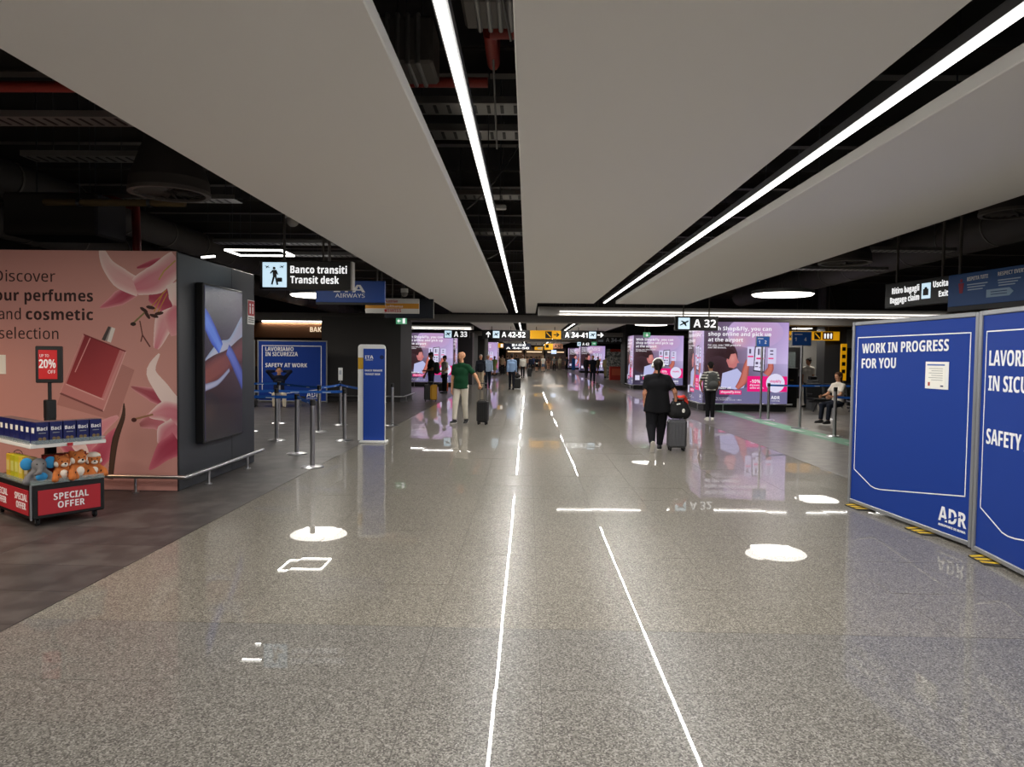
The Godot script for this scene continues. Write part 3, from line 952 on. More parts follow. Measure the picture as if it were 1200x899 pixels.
# ---------------------------------------------------------------- kiosk with the perfume poster
func paint_poster() -> ImageTexture:
	var p := Paint.new(1035, 861, Color8(198, 144, 137), 3.0, Vector2(-140, 292))
	var ink := Color8(46, 26, 28)
	p.text("Discover", font_regular, -13, 329.5, 73, 13, ink)
	p.text("our perfumes", font_bold, -13, 352.5, 118, 13, ink)
	p.text("and", font_regular, -9, 375, 27, 13, ink)
	p.text("cosmetic", font_bold, 24, 375, 81, 13, ink)
	p.text("selection", font_regular, -9, 398, 72, 13, ink)
	p.text("A", font_regular, -1, 541, 5, 5.5, ink)
	p.oval(Vector2(12, 538), Vector2(6, 6), ink, ink)
	p.oval(Vector2(12, 538), Vector2(5.2, 5.2), Color8(198, 144, 137), Color8(198, 144, 137))
	p.text("30", font_regular, 8.8, 540.3, 6.4, 4.5, ink)
	var pale := Color8(238, 216, 212)
	var rose := Color8(220, 160, 164)
	var pink := Color8(206, 112, 130)
	var deep := Color8(158, 48, 74)
	var dusk := Color8(150, 84, 86)
	# upper lily
	p.petal([Vector2(158, 334), Vector2(136, 349), Vector2(113, 360)], [9, 9, 0.5], rose, deep, pink)
	p.petal([Vector2(162, 336), Vector2(138, 324), Vector2(124, 310), Vector2(116, 291)], [11, 12, 8, 3.5], pale, rose, pale)
	p.petal([Vector2(205, 318), Vector2(186, 306), Vector2(158, 312)], [6, 6, 1], pink, deep, deep)
	p.petal([Vector2(206, 352), Vector2(190, 346), Vector2(172, 345)], [22, 20, 6], pink, deep, deep)
	p.petal([Vector2(156, 335), Vector2(178, 326), Vector2(208, 304)], [10, 17, 14], pale, pink, rose)
	p.petal([Vector2(200, 330), Vector2(206, 345), Vector2(208, 356)], [8, 10, 8], pale, pale, rose)
	p.petal([Vector2(207, 362), Vector2(192, 376), Vector2(180, 408)], [6, 13, 3], pale, rose, pink)
	p.petal([Vector2(208, 360), Vector2(200, 372), Vector2(204, 392)], [8, 9, 6], rose, pink, rose)
	p.line([Vector2(204, 303), Vector2(190, 316), Vector2(184, 326)], 1.6, Color8(190, 160, 84))
	for q in [[Vector2(193, 338), Vector2(172, 361)], [Vector2(190, 340), Vector2(178, 364)], [Vector2(194, 342), Vector2(182, 366)]]:
		p.line(q, 1.2, Color8(190, 132, 60))
	p.line([Vector2(167, 365), Vector2(153, 378)], 2.0, Color8(120, 110, 70))
	p.oval(Vector2(153, 379), Vector2(3.4, 2.2), Color8(40, 24, 22), Color8(40, 24, 22))
	for q in [[166, 362, 0.6], [174, 359, 0.2], [178, 369, 0.3], [184, 366, -0.2], [170, 368, 1.0]]:
		p.oval(Vector2(q[0], q[1]), Vector2(5.5, 2.0), Color8(48, 22, 20), Color8(60, 28, 24), q[2])
	p.line([Vector2(161, 375), Vector2(164, 392), Vector2(162, 400)], 1.4, Color8(96, 56, 50))
	p.line([Vector2(164, 392), Vector2(173, 406)], 1.6, Color8(96, 50, 50))
	# bottle
	var g0 := Vector2(93, 392)
	var g1 := Vector2(144, 412)
	var g2 := Vector2(116, 484)
	var g3 := Vector2(64, 463)
	p.poly([g0 + Vector2(-6, 12), g1 + Vector2(10, 22), g2 + Vector2(16, 12), g3 + Vector2(-4, 14)], Color(0.50, 0.27, 0.27, 0.25))
	p.poly([g0, g1, g2, g3], Color8(196, 130, 128))
	p.grad([g0.lerp(g1, 0.04), g0.lerp(g1, 0.94), g3.lerp(g2, 0.90).lerp(g0.lerp(g1, 0.9), 0.17), g3.lerp(g2, 0.06).lerp(g0, 0.17)], [Color8(134, 44, 52), Color8(160, 60, 66), Color8(170, 72, 76), Color8(156, 60, 64)])
	p.poly([g0.lerp(g1, 0.86), g0.lerp(g1, 0.97), g3.lerp(g2, 0.95).lerp(g1, 0.16), g3.lerp(g2, 0.84).lerp(g1, 0.16)], Color(0.82, 0.56, 0.56, 0.75))
	p.line([g0.lerp(g1, 0.17), g3.lerp(g2, 0.22).lerp(g0, 0.4)], 1.2, Color8(216, 150, 150))
	p.line([g0, g1], 1.6, Color8(120, 40, 46))
	p.line([g3.lerp(g2, 0.05).lerp(g0, 0.17), g3.lerp(g2, 0.9).lerp(g1, 0.17)], 1.4, Color8(222, 172, 168))
	p.line([g3, g2], 2.2, Color8(122, 70, 70))
	p.line([g1, g2], 1.4, Color8(214, 164, 160))
	p.line([g0, g3], 1.2, Color8(208, 150, 146))
	p.poly([Vector2(123, 382), Vector2(131.5, 384.5), Vector2(126, 401.5), Vector2(115, 398)], Color8(150, 140, 138))
	p.poly([Vector2(127, 383), Vector2(131.5, 384.5), Vector2(126, 401.5), Vector2(121.5, 400)], Color8(224, 216, 212))
	p.poly([Vector2(123, 382), Vector2(126, 383), Vector2(119, 399.5), Vector2(115, 398)], Color8(70, 62, 62))
	# middle lily
	p.petal([Vector2(198, 475), Vector2(176, 464), Vector2(150, 454)], [6, 9, 1], rose, deep, dusk)
	p.petal([Vector2(206, 480), Vector2(188, 458), Vector2(174, 436), Vector2(184, 414)], [10, 9, 6, 1], pale, pale, pale)
	p.petal([Vector2(206, 500), Vector2(180, 494), Vector2(160, 500)], [14, 13, 3], rose, pink, dusk)
	p.petal([Vector2(208, 488), Vector2(190, 484), Vector2(171, 489)], [16, 13, 2], pale, pink, rose)
	p.petal([Vector2(206, 502), Vector2(194, 512), Vector2(186, 524)], [14, 15, 6], pale, pink, pink)
	p.petal([Vector2(207, 520), Vector2(190, 532), Vector2(171, 554)], [15, 12, 1], pink, deep, pink)
	p.line([Vector2(176, 487), Vector2(154, 493)], 2.2, Color8(150, 110, 80))
	p.oval(Vector2(153, 494), Vector2(3.2, 2.6), Color8(70, 34, 30), Color8(70, 34, 30))
	# lower lily behind the stand
	p.petal([Vector2(92, 545), Vector2(104, 512), Vector2(134, 490)], [8, 10, 2], rose, pink, rose)
	p.petal([Vector2(96, 560), Vector2(112, 536), Vector2(132, 505)], [9, 12, 2], pink, deep, pink)
	p.petal([Vector2(95, 556), Vector2(80, 536), Vector2(60, 520)], [10, 11, 1], rose, deep, pink)
	p.petal([Vector2(96, 545), Vector2(88, 530), Vector2(80, 524)], [6, 8, 4], pale, pale, rose)
	p.petal([Vector2(124, 566), Vector2(130, 520), Vector2(140, 490), Vector2(141, 474)], [3, 4, 2.5, 0.5], Color8(58, 40, 34), Color8(84, 60, 48), Color8(70, 48, 40))
	return p.tex()

func rail(called: String, label: String, pts: Array, h: float, post_every: float) -> void:
	var t := thing(called, label, "rail", Vector3(pts[0].x, 0, pts[0].z))
	var o: Vector3 = pts[0]
	var q := []
	for p in pts:
		q.append(Vector3(p.x - o.x, h, p.z - o.z))
	obj("handrail", one(func(s): s.tube(q, 0.024, 12)), M.steel, t)
	for i in q.size() - 1:
		var l: float = (q[i + 1] - q[i]).length()
		var cnt := maxi(1, int(l / post_every))
		for k in cnt:
			var b: Vector3 = q[i].lerp(q[i + 1], (k + 0.5) / cnt if cnt > 1 else 0.85)
			var post := obj("post", rod(Vector3(b.x, 0.012, b.z), Vector3(b.x, h, b.z), 0.017, 10), M.steel, t)
			obj("foot_plate", rod(Vector3(b.x, 0, b.z), Vector3(b.x, 0.012, b.z), 0.045, 14), M.steel, post)

func build_kiosk() -> void:
	var x1 := -4.17
	var x0 := -7.75
	var z0 := -8.40
	var z1 := -10.75
	var t := thing("shop_kiosk", "black shop block with a large pink perfume poster on its front", "kiosk", Vector3((x0 + x1) * 0.5, 0, (z0 + z1) * 0.5))
	var hx := (x1 - x0) * 0.5
	var hz := (z0 - z1) * 0.5
	obj("body", bx(Vector3(0, 1.43, 0), Vector3(hx * 2, 2.86, hz * 2), 0.01), mat(Color8(44, 47, 53), 0.45), t)
	var pm := mat(Color.WHITE, 0.55, 0.0, 0.4)
	pm.albedo_texture = paint_poster()
	pm.texture_repeat = false
	var pw := 345.0 / 99.4
	var po := obj("poster", bx(Vector3.ZERO, Vector3(pw, 2.86, 0.02)), pm, t, Vector3(hx - pw * 0.5 - 0.012, 1.435, hz + 0.01))
	po.set_meta("label", "pink poster with lilies and a perfume bottle")
	obj("corner_trim", bx(Vector3(hx - 0.004, 1.43, hz + 0.01), Vector3(0.014, 2.86, 0.026)), M.black, t)
	obj("seam", bx(Vector3(hx, 1.43, -0.35), Vector3(0.004, 2.84, 0.006)), M.black, t)
	var nt := obj("notice", bx(Vector3.ZERO, Vector3(0.21, 0.23, 0.004)), M.paper)
	nt.position = Vector3(flx(-2, 8.39), at(-2, 427, 8.39).y, z0 + 0.023)
	tag(nt, "small cream paper notice stuck on the pink poster", "notice")
	# tall portrait screen on the side wall
	var p := Paint.new(192, 320, Color8(52, 48, 58), 1.0, Vector2.ZERO)
	p.grad([Vector2(0, 0), Vector2(192, 0), Vector2(192, 130), Vector2(0, 150)], [Color8(74, 78, 92), Color8(96, 92, 108), Color8(70, 62, 78), Color8(40, 34, 44)])
	p.grad([Vector2(0, 150), Vector2(192, 120), Vector2(192, 320), Vector2(0, 320)], [Color8(70, 42, 38), Color8(92, 70, 74), Color8(40, 36, 40), Color8(34, 30, 32)])
	p.petal([Vector2(0, 165), Vector2(70, 130), Vector2(130, 120), Vector2(200, 70)], [12, 16, 18, 20], Color8(150, 170, 200), Color8(196, 198, 214), Color8(150, 140, 160))
	p.petal([Vector2(-10, 60), Vector2(40, 100), Vector2(75, 130)], [18, 20, 14], Color8(40, 70, 180), Color8(96, 140, 240), Color8(120, 160, 250))
	p.petal([Vector2(-10, 190), Vector2(60, 170), Vector2(130, 150), Vector2(200, 130)], [30, 30, 26, 30], Color8(70, 36, 34), Color8(150, 82, 70), Color8(110, 56, 60))
	p.petal([Vector2(110, 130), Vector2(150, 160), Vector2(200, 210)], [14, 16, 18], Color8(60, 70, 140), Color8(110, 130, 220), Color8(90, 100, 180))
	p.petal([Vector2(-5, 210), Vector2(60, 200), Vector2(120, 175)], [8, 6, 4], Color8(120, 120, 150), Color8(190, 190, 214), Color8(160, 170, 200))
	p.oval(Vector2(20, 260), Vector2(50, 40), Color8(70, 52, 46), Color8(40, 34, 36))
	var sc := thing("video_screen", "tall portrait video screen with blue and rust image on black kiosk wall", "screen", Vector3(x1, 0, -9.43), PI / 2)
	obj("casing", bx(Vector3(0, 1.53, 0.055), Vector3(1.22, 2.03, 0.11), 0.012), M.black, sc)
	obj("screen_picture", bx(Vector3(0, 1.53, 0.1125), Vector3(1.16, 1.97, 0.005)), screen_mat(p.tex(), 0.55), sc)
	# small red symbol plate at the far end of the side wall
	var pl := thing("symbol_plate", "small red and white symbol plate on black kiosk wall edge", "sign", Vector3(x1, 2.28, -10.6), PI / 2)
	obj("plate", bx(Vector3(0, 0, 0.006), Vector3(0.26, 0.36, 0.012)), M.white, pl)
	obj("red_field", bx(Vector3(0, 0.06, 0.013), Vector3(0.24, 0.22, 0.004)), mat(Color8(170, 30, 40), 0.5), pl)
	for k in 2:
		obj("figure", one(func(s):
			s.box(Vector3(-0.05 + 0.1 * k, 0.03, 0.016), Vector3(0.035, 0.1, 0.004))
			s.cyl(Vector3(-0.05 + 0.1 * k, 0.11, 0.014), Vector3(-0.05 + 0.1 * k, 0.11, 0.018), 0.02, 0.02, 10)), M.white_print, pl)
	for k in 3:
		obj("print_line", bx(Vector3(0, -0.085 - 0.03 * k, 0.013), Vector3(0.2, 0.012, 0.003)), M.charcoal, pl)
	rail("bumper_rail", "low steel bumper rail around the black kiosk corner", [Vector3(-7.6, 0, -8.26), Vector3(-4.03, 0, -8.26), Vector3(-4.03, 0, -10.75)], 0.19, 0.95)
	# warm downlight of the shop on the left, outside the frame
	var dl := thing("shop_downlight", "warm white shop downlight hung before the pink poster wall", "spotlight", Vector3(-7.0, 3.3, -6.6))
	obj("can", one(func(s): s.lathe([Vector2(0.07, 0.0), Vector2(0.075, 0.16), Vector2(0.0, 0.17)], Vector3.ZERO, 16)), M.black, dl)
	obj("lamp_lens", one(func(s): s.cyl(Vector3(0, 0.005, 0), Vector3(0, 0.015, 0), 0.06, 0.06, 16)), M.lamp_glow, dl)
	obj("stem", rod(Vector3(0, 0.17, 0), Vector3(0, TOP - 3.3, 0), 0.01, 6), M.black, dl)
	var sp := SpotLight3D.new()
	sp.name = "downlight_light"
	sp.light_color = Color(1.0, 0.80, 0.62)
	sp.light_energy = 4.5
	sp.light_size = 0.06
	sp.spot_angle = 62.0
	sp.spot_range = 30.0
	sp.spot_attenuation = 2.0
	sp.shadow_enabled = true
	add_child(sp)
	sp.position = Vector3(-7.0, 3.27, -6.6)
	sp.rotation = Vector3(-PI / 2, 0, 0)

# ---------------------------------------------------------------- promotional cart
func soft(bd: Body, m: Material, called: String, parent: Node3D, cell := 0.012, k := 0.02) -> MeshInstance3D:
	var s := Sh.new()
	bd.build(s, cell, k)
	return obj(called, s, m, parent)

func build_cart() -> void:
	var C := fl(37, 619)
	var R := fl(117, 606)
	var ex := (R - C)
	var turn := atan2(-ex.z, ex.x)
	var W := ex.length() + 0.05
	var D := 1.05
	var bs := Basis.from_euler(Vector3(0, turn, 0))
	# local axes: x along the front board, -z back along the left board, origin at the near corner
	var org := C
	var t := thing("promo_cart", "black wheeled promotional cart with red special offer boards", "display cart", org, turn)
	var red := mat(Color8(178, 38, 50), 0.5)
	var print_w = M.white_print
	obj("tray_body", bx(Vector3(W * 0.5, 0.235, -D * 0.5), Vector3(W, 0.33, D), 0.012), M.black, t)
	var b1 := obj("front_board", bx(Vector3(W * 0.5 + 0.005, 0.225, 0.004), Vector3(W - 0.1, 0.235, 0.008)), red, t)
	lettering(b1, "SPECIAL", Vector3(W * 0.5 - 0.14, 0.238, 0.0085), 0.31, 0.062, print_w)
	lettering(b1, "OFFER", Vector3(W * 0.5 - 0.105, 0.155, 0.0085), 0.24, 0.062, print_w)
	var b2 := obj("side_board", bx(Vector3.ZERO, Vector3(D - 0.1, 0.235, 0.008)), red, t, Vector3(-0.004, 0.225, -D * 0.5))
	b2.rotation.y = -PI / 2
	for q in [0.28, -0.22]:
		lettering(b2, "SPECIAL", Vector3(q - 0.14, 0.013, 0.0045), 0.31, 0.062, print_w)
		lettering(b2, "OFFER", Vector3(q - 0.105, -0.07, 0.0045), 0.24, 0.062, print_w)
	obj("corner_edge", bx(Vector3(-0.006, 0.235, 0.006), Vector3(0.014, 0.33, 0.014)), M.alu, t)
	for q in [Vector3(0.07, 0, -0.07), Vector3(W - 0.07, 0, -0.07), Vector3(0.07, 0, -D + 0.07), Vector3(W - 0.07, 0, -D + 0.07)]:
		var cs := obj("caster", one(func(s):
			s.cyl(q + Vector3(-0.012, 0.034, 0.0), q + Vector3(0.012, 0.034, 0.0), 0.034, 0.034, 14)), M.rubber, t)
		obj("caster_fork", one(func(s):
			s.box(q + Vector3(-0.018, 0.05, 0), Vector3(0.006, 0.05, 0.03))
			s.box(q + Vector3(0.018, 0.05, 0), Vector3(0.006, 0.05, 0.03))
			s.cyl(q + Vector3(0, 0.062, 0), q + Vector3(0, 0.085, 0), 0.022, 0.022, 10)), M.dark_steel, cs)
	# guard of clear plastic round the tray
	for q in [[Vector3(W * 0.5, 0.42, 0.0), Vector3(W, 0.045, 0.006)], [Vector3(0.0, 0.42, -D * 0.5), Vector3(0.006, 0.045, D)]]:
		obj("guard", bx(q[0], q[1]), M.glass, t)
	var mid := Vector3(W * 0.5 - 0.0, 0, -D * 0.42)
	obj("pole", bx(mid + Vector3(0, 0.76, 0), Vector3(0.085, 0.72, 0.085), 0.006), M.black, t)
	obj("shelf_bracket", one(func(s): s.cyl(mid + Vector3(0, 0.70, 0), mid + Vector3(0, 0.745, 0), 0.05, 0.16, 16)), M.alu, t)
	var sh := obj("shelf", bx(Vector3(W * 0.5, 0.765, -D * 0.46), Vector3(W + 0.02, 0.035, D * 0.95), 0.004), M.white, t)
	for q in [[Vector3(W * 0.5, 0.80, 0.02), Vector3(W, 0.035, 0.005)], [Vector3(-0.008, 0.80, -D * 0.46), Vector3(0.005, 0.035, D * 0.92)]]:
		obj("guard", bx(q[0] + Vector3(0, 0.004, 0), q[1]), M.glass, sh)
	obj("price_tag", bx(Vector3(W * 0.5, 0.766, 0.0335), Vector3(0.05, 0.03, 0.003)), red, sh)
	obj("sign_pole", rod(mid + Vector3(0, 1.1, 0), mid + Vector3(0, 1.36, 0), 0.017, 10), M.black, t)
	obj("pole_sleeve", bx(mid + Vector3(0, 1.08, 0), Vector3(0.09, 0.19, 0.09), 0.008), M.black, t)
	var hd := obj("sign_frame", bx(Vector3.ZERO, Vector3(0.235, 0.37, 0.05), 0.008), M.black, t, mid + Vector3(0.0, 1.53, 0))
	hd.rotation.y = -turn + 0.28
	var rp := obj("sign_poster", bx(Vector3(-0.005, 0, 0.0265), Vector3(0.165, 0.29, 0.004)), mat(Color8(196, 26, 34), 0.5), hd)
	lettering(rp, "20%", Vector3(-0.083, -0.035, 0.029), 0.148, 0.085, print_w)
	lettering(rp, "OFF", Vector3(-0.005, -0.09, 0.029), 0.07, 0.034, print_w, false)
	lettering(rp, "UP TO", Vector3(-0.075, 0.075, 0.029), 0.08, 0.028, print_w, false)
	var to_w := func(p: Vector3) -> Vector3: return org + bs * p
	# blue chocolate boxes on the shelf
	var bm := mat(Color8(22, 30, 92), 0.4)
	var bw := (W - 0.06) / 5.0
	var lid := mat(Color8(120, 96, 96), 0.5)
	var proto: Node3D = null
	var spots := []
	for i in 5:
		spots.append([Vector3(0.035 + bw * (i + 0.5), 0.783, -0.05), "standing in the row above the front board"])
	for k in 6:
		spots.append([Vector3(0.035 + bw * 0.5, 0.783, -0.05 - 0.135 * (k + 1)), "standing in the row above the side board"])
	for sp in spots:
		var b := thing("chocolate_box", "dark blue chocolate box with white script, " + sp[1], "box", to_w.call(sp[0]), turn, "blue chocolate boxes on the cart shelf")
		obj("carton", bx(Vector3(0, 0.105, 0), Vector3(bw - 0.008, 0.21, 0.125), 0.003), bm, b)
		obj("carton_top", bx(Vector3(0, 0.211, 0), Vector3(bw - 0.01, 0.003, 0.12)), lid, b)
		lettering(b, "Baci", Vector3(-bw * 0.36, 0.13, 0.0635), bw * 0.72, 0.034, print_w)
		obj("print_line", bx(Vector3(0, 0.105, 0.0635), Vector3(bw * 0.5, 0.008, 0.002)), M.alu, b)
		obj("printed_sweets", one(func(s):
			for q in [-0.018, 0.018]:
				s.cyl(Vector3(q, 0.05, 0.0625), Vector3(q, 0.05, 0.065), 0.016, 0.016, 10)), M.ochre_pipe, b)
		var sd := obj("side_print", bx(Vector3(-bw * 0.5 + 0.003, 0.13, 0), Vector3(0.002, 0.05, 0.06)), M.paper, b)
	# yellow and red cartons in the tray
	var n := 0
	for q in [[0.06, -0.42, Color8(196, 190, 40), "yellow green"], [0.06, -0.53, Color8(186, 180, 36), "yellow green"], [0.06, -0.32, Color8(212, 186, 60), "golden yellow"], [0.06, -0.64, Color8(206, 170, 40), "golden yellow"], [0.07, -0.21, Color8(150, 130, 86), "brown"]]:
		var b := thing("snack_carton", "%s snack carton standing in the lower tray, number of its row hidden" % q[3] if false else "%s snack carton standing upright in the cart's lower tray" % q[3], "box", to_w.call(Vector3(q[0], 0.402, q[1])), turn, "snack cartons in the cart tray")
		obj("carton", bx(Vector3(0, 0.12, 0), Vector3(0.08, 0.24, 0.1), 0.003), mat(q[2], 0.45), b)
		obj("print_band", bx(Vector3(-0.041, 0.13, 0), Vector3(0.002, 0.1, 0.07)), mat(q[2].lightened(0.35), 0.5), b)
	for k in 4:
		var b := thing("red_carton", "red snack carton standing behind the plush tigers", "box", to_w.call(Vector3(W * 0.38 + 0.10 * k, 0.402, -0.30)), turn, "red cartons behind the plush toys")
		obj("carton", bx(Vector3(0, 0.12, 0), Vector3(0.09, 0.24, 0.06), 0.003), mat(Color8(150, 30, 32), 0.45), b)
		obj("carton_top", bx(Vector3(0, 0.241, 0), Vector3(0.086, 0.003, 0.056)), M.ochre_pipe, b)
	# plush elephant
	var gp := mat(Color8(112, 110, 112), 0.95)
	var bp := mat(Color8(52, 142, 200), 0.95)
	var op := mat(Color8(190, 108, 52), 0.95)
	var wp := mat(Color8(226, 216, 204), 0.95)
	var kp := mat(Color8(26, 22, 22), 0.9)
	var e := thing("plush_elephant", "grey plush elephant with blue ears and belly in cart tray", "plush toy", to_w.call(Vector3(0.10, 0.402, -0.10)), turn - 0.15)
	e.scale = Vector3.ONE * 1.15
	var bd := Body.new()
	bd.add(Vector3(0, 0.06, 0), Vector3(0, 0.09, 0), 0.062, 0.05)
	bd.add(Vector3(0, 0.15, 0.01), Vector3(0, 0.155, 0.01), 0.055, 0.055)
	bd.add(Vector3(0, 0.14, 0.06), Vector3(-0.01, 0.10, 0.085), 0.022, 0.016)
	bd.add(Vector3(-0.01, 0.10, 0.085), Vector3(-0.04, 0.085, 0.09), 0.016, 0.013)
	for sg in [-1, 1]:
		bd.add(Vector3(sg * 0.05, 0.03, 0.02), Vector3(sg * 0.10, 0.025, 0.06), 0.028, 0.028)
		bd.add(Vector3(sg * 0.05, 0.09, 0.02), Vector3(sg * 0.09, 0.06, 0.05), 0.022, 0.02)
	soft(bd, gp, "body", e)
	for sg in [-1, 1]:
		obj("ear", one(func(s): s.ball(Vector3(sg * 0.085, 0.165, 0.0), Vector3(0.045, 0.052, 0.016), 14, 8)), bp, e)
		obj("eye", one(func(s): s.ball(Vector3(sg * 0.022, 0.165, 0.06), Vector3(0.006, 0.006, 0.005), 8, 6)), kp, e)
	obj("belly", one(func(s): s.ball(Vector3(0.01, 0.055, 0.035), Vector3(0.05, 0.04, 0.035), 14, 8)), bp, e)
	# plush tigers
	for w in [[0.29, -0.09, 0.1, 1.0, "plush tiger with orange striped head beside the grey elephant"], [0.43, -0.10, 0.25, 1.12, "larger plush tiger leaning forward at the middle of tray"], [0.59, -0.11, -0.2, 0.95, "plush tiger with a pale knitted top at tray end"]]:
		var g := thing("plush_tiger", w[4], "plush toy", to_w.call(Vector3(w[0], 0.402, w[1])), turn + w[2])
		g.scale = Vector3.ONE * w[3] * 1.22
		var q := Body.new()
		q.add(Vector3(0, 0.05, 0), Vector3(0, 0.08, 0.0), 0.055, 0.045)
		q.add(Vector3(-0.012, 0.15, 0.01), Vector3(0.012, 0.15, 0.01), 0.05, 0.05)
		for sg in [-1, 1]:
			q.add(Vector3(sg * 0.045, 0.03, 0.02), Vector3(sg * 0.08, 0.025, 0.07), 0.025, 0.025)
			q.add(Vector3(sg * 0.045, 0.085, 0.02), Vector3(sg * 0.075, 0.06, 0.055), 0.02, 0.02)
			q.add(Vector3(sg * 0.04, 0.195, 0), Vector3(sg * 0.042, 0.2, 0), 0.018, 0.015)
		soft(q, op, "body", g)
		obj("muzzle", one(func(s):
			s.ball(Vector3(0, 0.132, 0.05), Vector3(0.028, 0.02, 0.02), 12, 8)
			for sg in [-1, 1]:
				s.ball(Vector3(sg * 0.045, 0.14, 0.025), Vector3(0.02, 0.026, 0.022), 12, 8)), wp, g)
		obj("belly", one(func(s): s.ball(Vector3(0, 0.055, 0.03), Vector3(0.036, 0.04, 0.032), 12, 8)), wp, g)
		obj("nose", one(func(s): s.ball(Vector3(0, 0.142, 0.069), Vector3(0.009, 0.007, 0.006), 8, 6)), kp, g)
		for sg in [-1, 1]:
			obj("eye", one(func(s): s.ball(Vector3(sg * 0.02, 0.16, 0.055), Vector3(0.006, 0.006, 0.005), 8, 6)), kp, g)
			for k in 2:
				obj("stripe", bx(Vector3(sg * 0.028, 0.182 + 0.012 * k, 0.035 - 0.016 * k), Vector3(0.03, 0.005, 0.012), 0.002, Basis.from_euler(Vector3(-0.6, 0, sg * -0.5))), kp, g)
				obj("stripe", bx(Vector3(sg * 0.066, 0.052 - 0.004 * k, 0.028 + 0.028 * k), Vector3(0.045, 0.03, 0.008), 0.003, Basis.from_euler(Vector3(0.3, 0, 0))), kp, g)
		if w[3] < 0.99:
			obj("knitted_cap", one(func(s): s.ball(Vector3(0, 0.18, 0.0), Vector3(0.06, 0.036, 0.055), 14, 8)), wp, g)

# ---------------------------------------------------------------- blue hoardings
func wall_frame(A: Vector3, B: Vector3) -> Transform3D:
	var x := (B - A)
	x.y = 0
	x = x.normalized()
	return Transform3D(Basis(x, Vector3.UP, x.cross(Vector3.UP)), A)

func hoarding(label: String, A: Vector3, B: Vector3, h: float, low := 0.02, group := "") -> Array:
	var xf := wall_frame(A, B)
	var L := (B - A).length()
	var t := thing("hoarding_panel", label, "hoarding", A, 0.0, group)
	t.transform = xf
	obj("sheet", bx(Vector3(L * 0.5, h * 0.5 + low, 0), Vector3(L - 0.05, h - 0.06, 0.016)), M.blue_panel, t)
	for q in [[Vector3(0.02, h * 0.5 + low, 0), Vector3(0.042, h, 0.05)], [Vector3(L - 0.02, h * 0.5 + low, 0), Vector3(0.042, h, 0.05)]]:
		obj("upright", bx(q[0], q[1], 0.006), M.alu, t)
	for q in [[Vector3(L * 0.5, h + low - 0.02, 0), Vector3(L - 0.085, 0.042, 0.046)], [Vector3(L * 0.5, low + 0.03, 0), Vector3(L - 0.085, 0.042, 0.046)]]:
		obj("crossbar", bx(q[0], q[1], 0.006), M.alu, t)
	return [t, xf.translated_local(Vector3(0, 0, 0.009)), L]

func outline(parent: Node3D, pts: Array, w: float, z: float) -> void:
	var s := Sh.new()
	for i in pts.size() - 1:
		var a: Vector2 = pts[i]
		var b: Vector2 = pts[i + 1]
		s.box(Vector3((a.x + b.x) * 0.5, (a.y + b.y) * 0.5, z), Vector3((b - a).length() + w * 0.8, w, 0.002), 0.0, Basis.from_euler(Vector3(0, 0, (b - a).angle())))
	obj("border_line", s, M.white_print, parent)

func adr_logo(parent: Node3D, x: float, y: float, w: float) -> void:
	lettering(parent, "ADR", Vector3(x, y, 0.0095), w, w * 0.36, M.white_print)
	obj("logo_swoosh", bx(Vector3(x + w * 0.5, y + w * 0.14, 0.0125), Vector3(w * 0.62, w * 0.035, 0.003), 0.0, Basis.from_euler(Vector3(0, 0, 0.35))), M.blue_panel, parent)
	lettering(parent, "AEROPORTI DI ROMA", Vector3(x, y - w * 0.13, 0.0095), w * 0.98, w * 0.055, M.white_print)

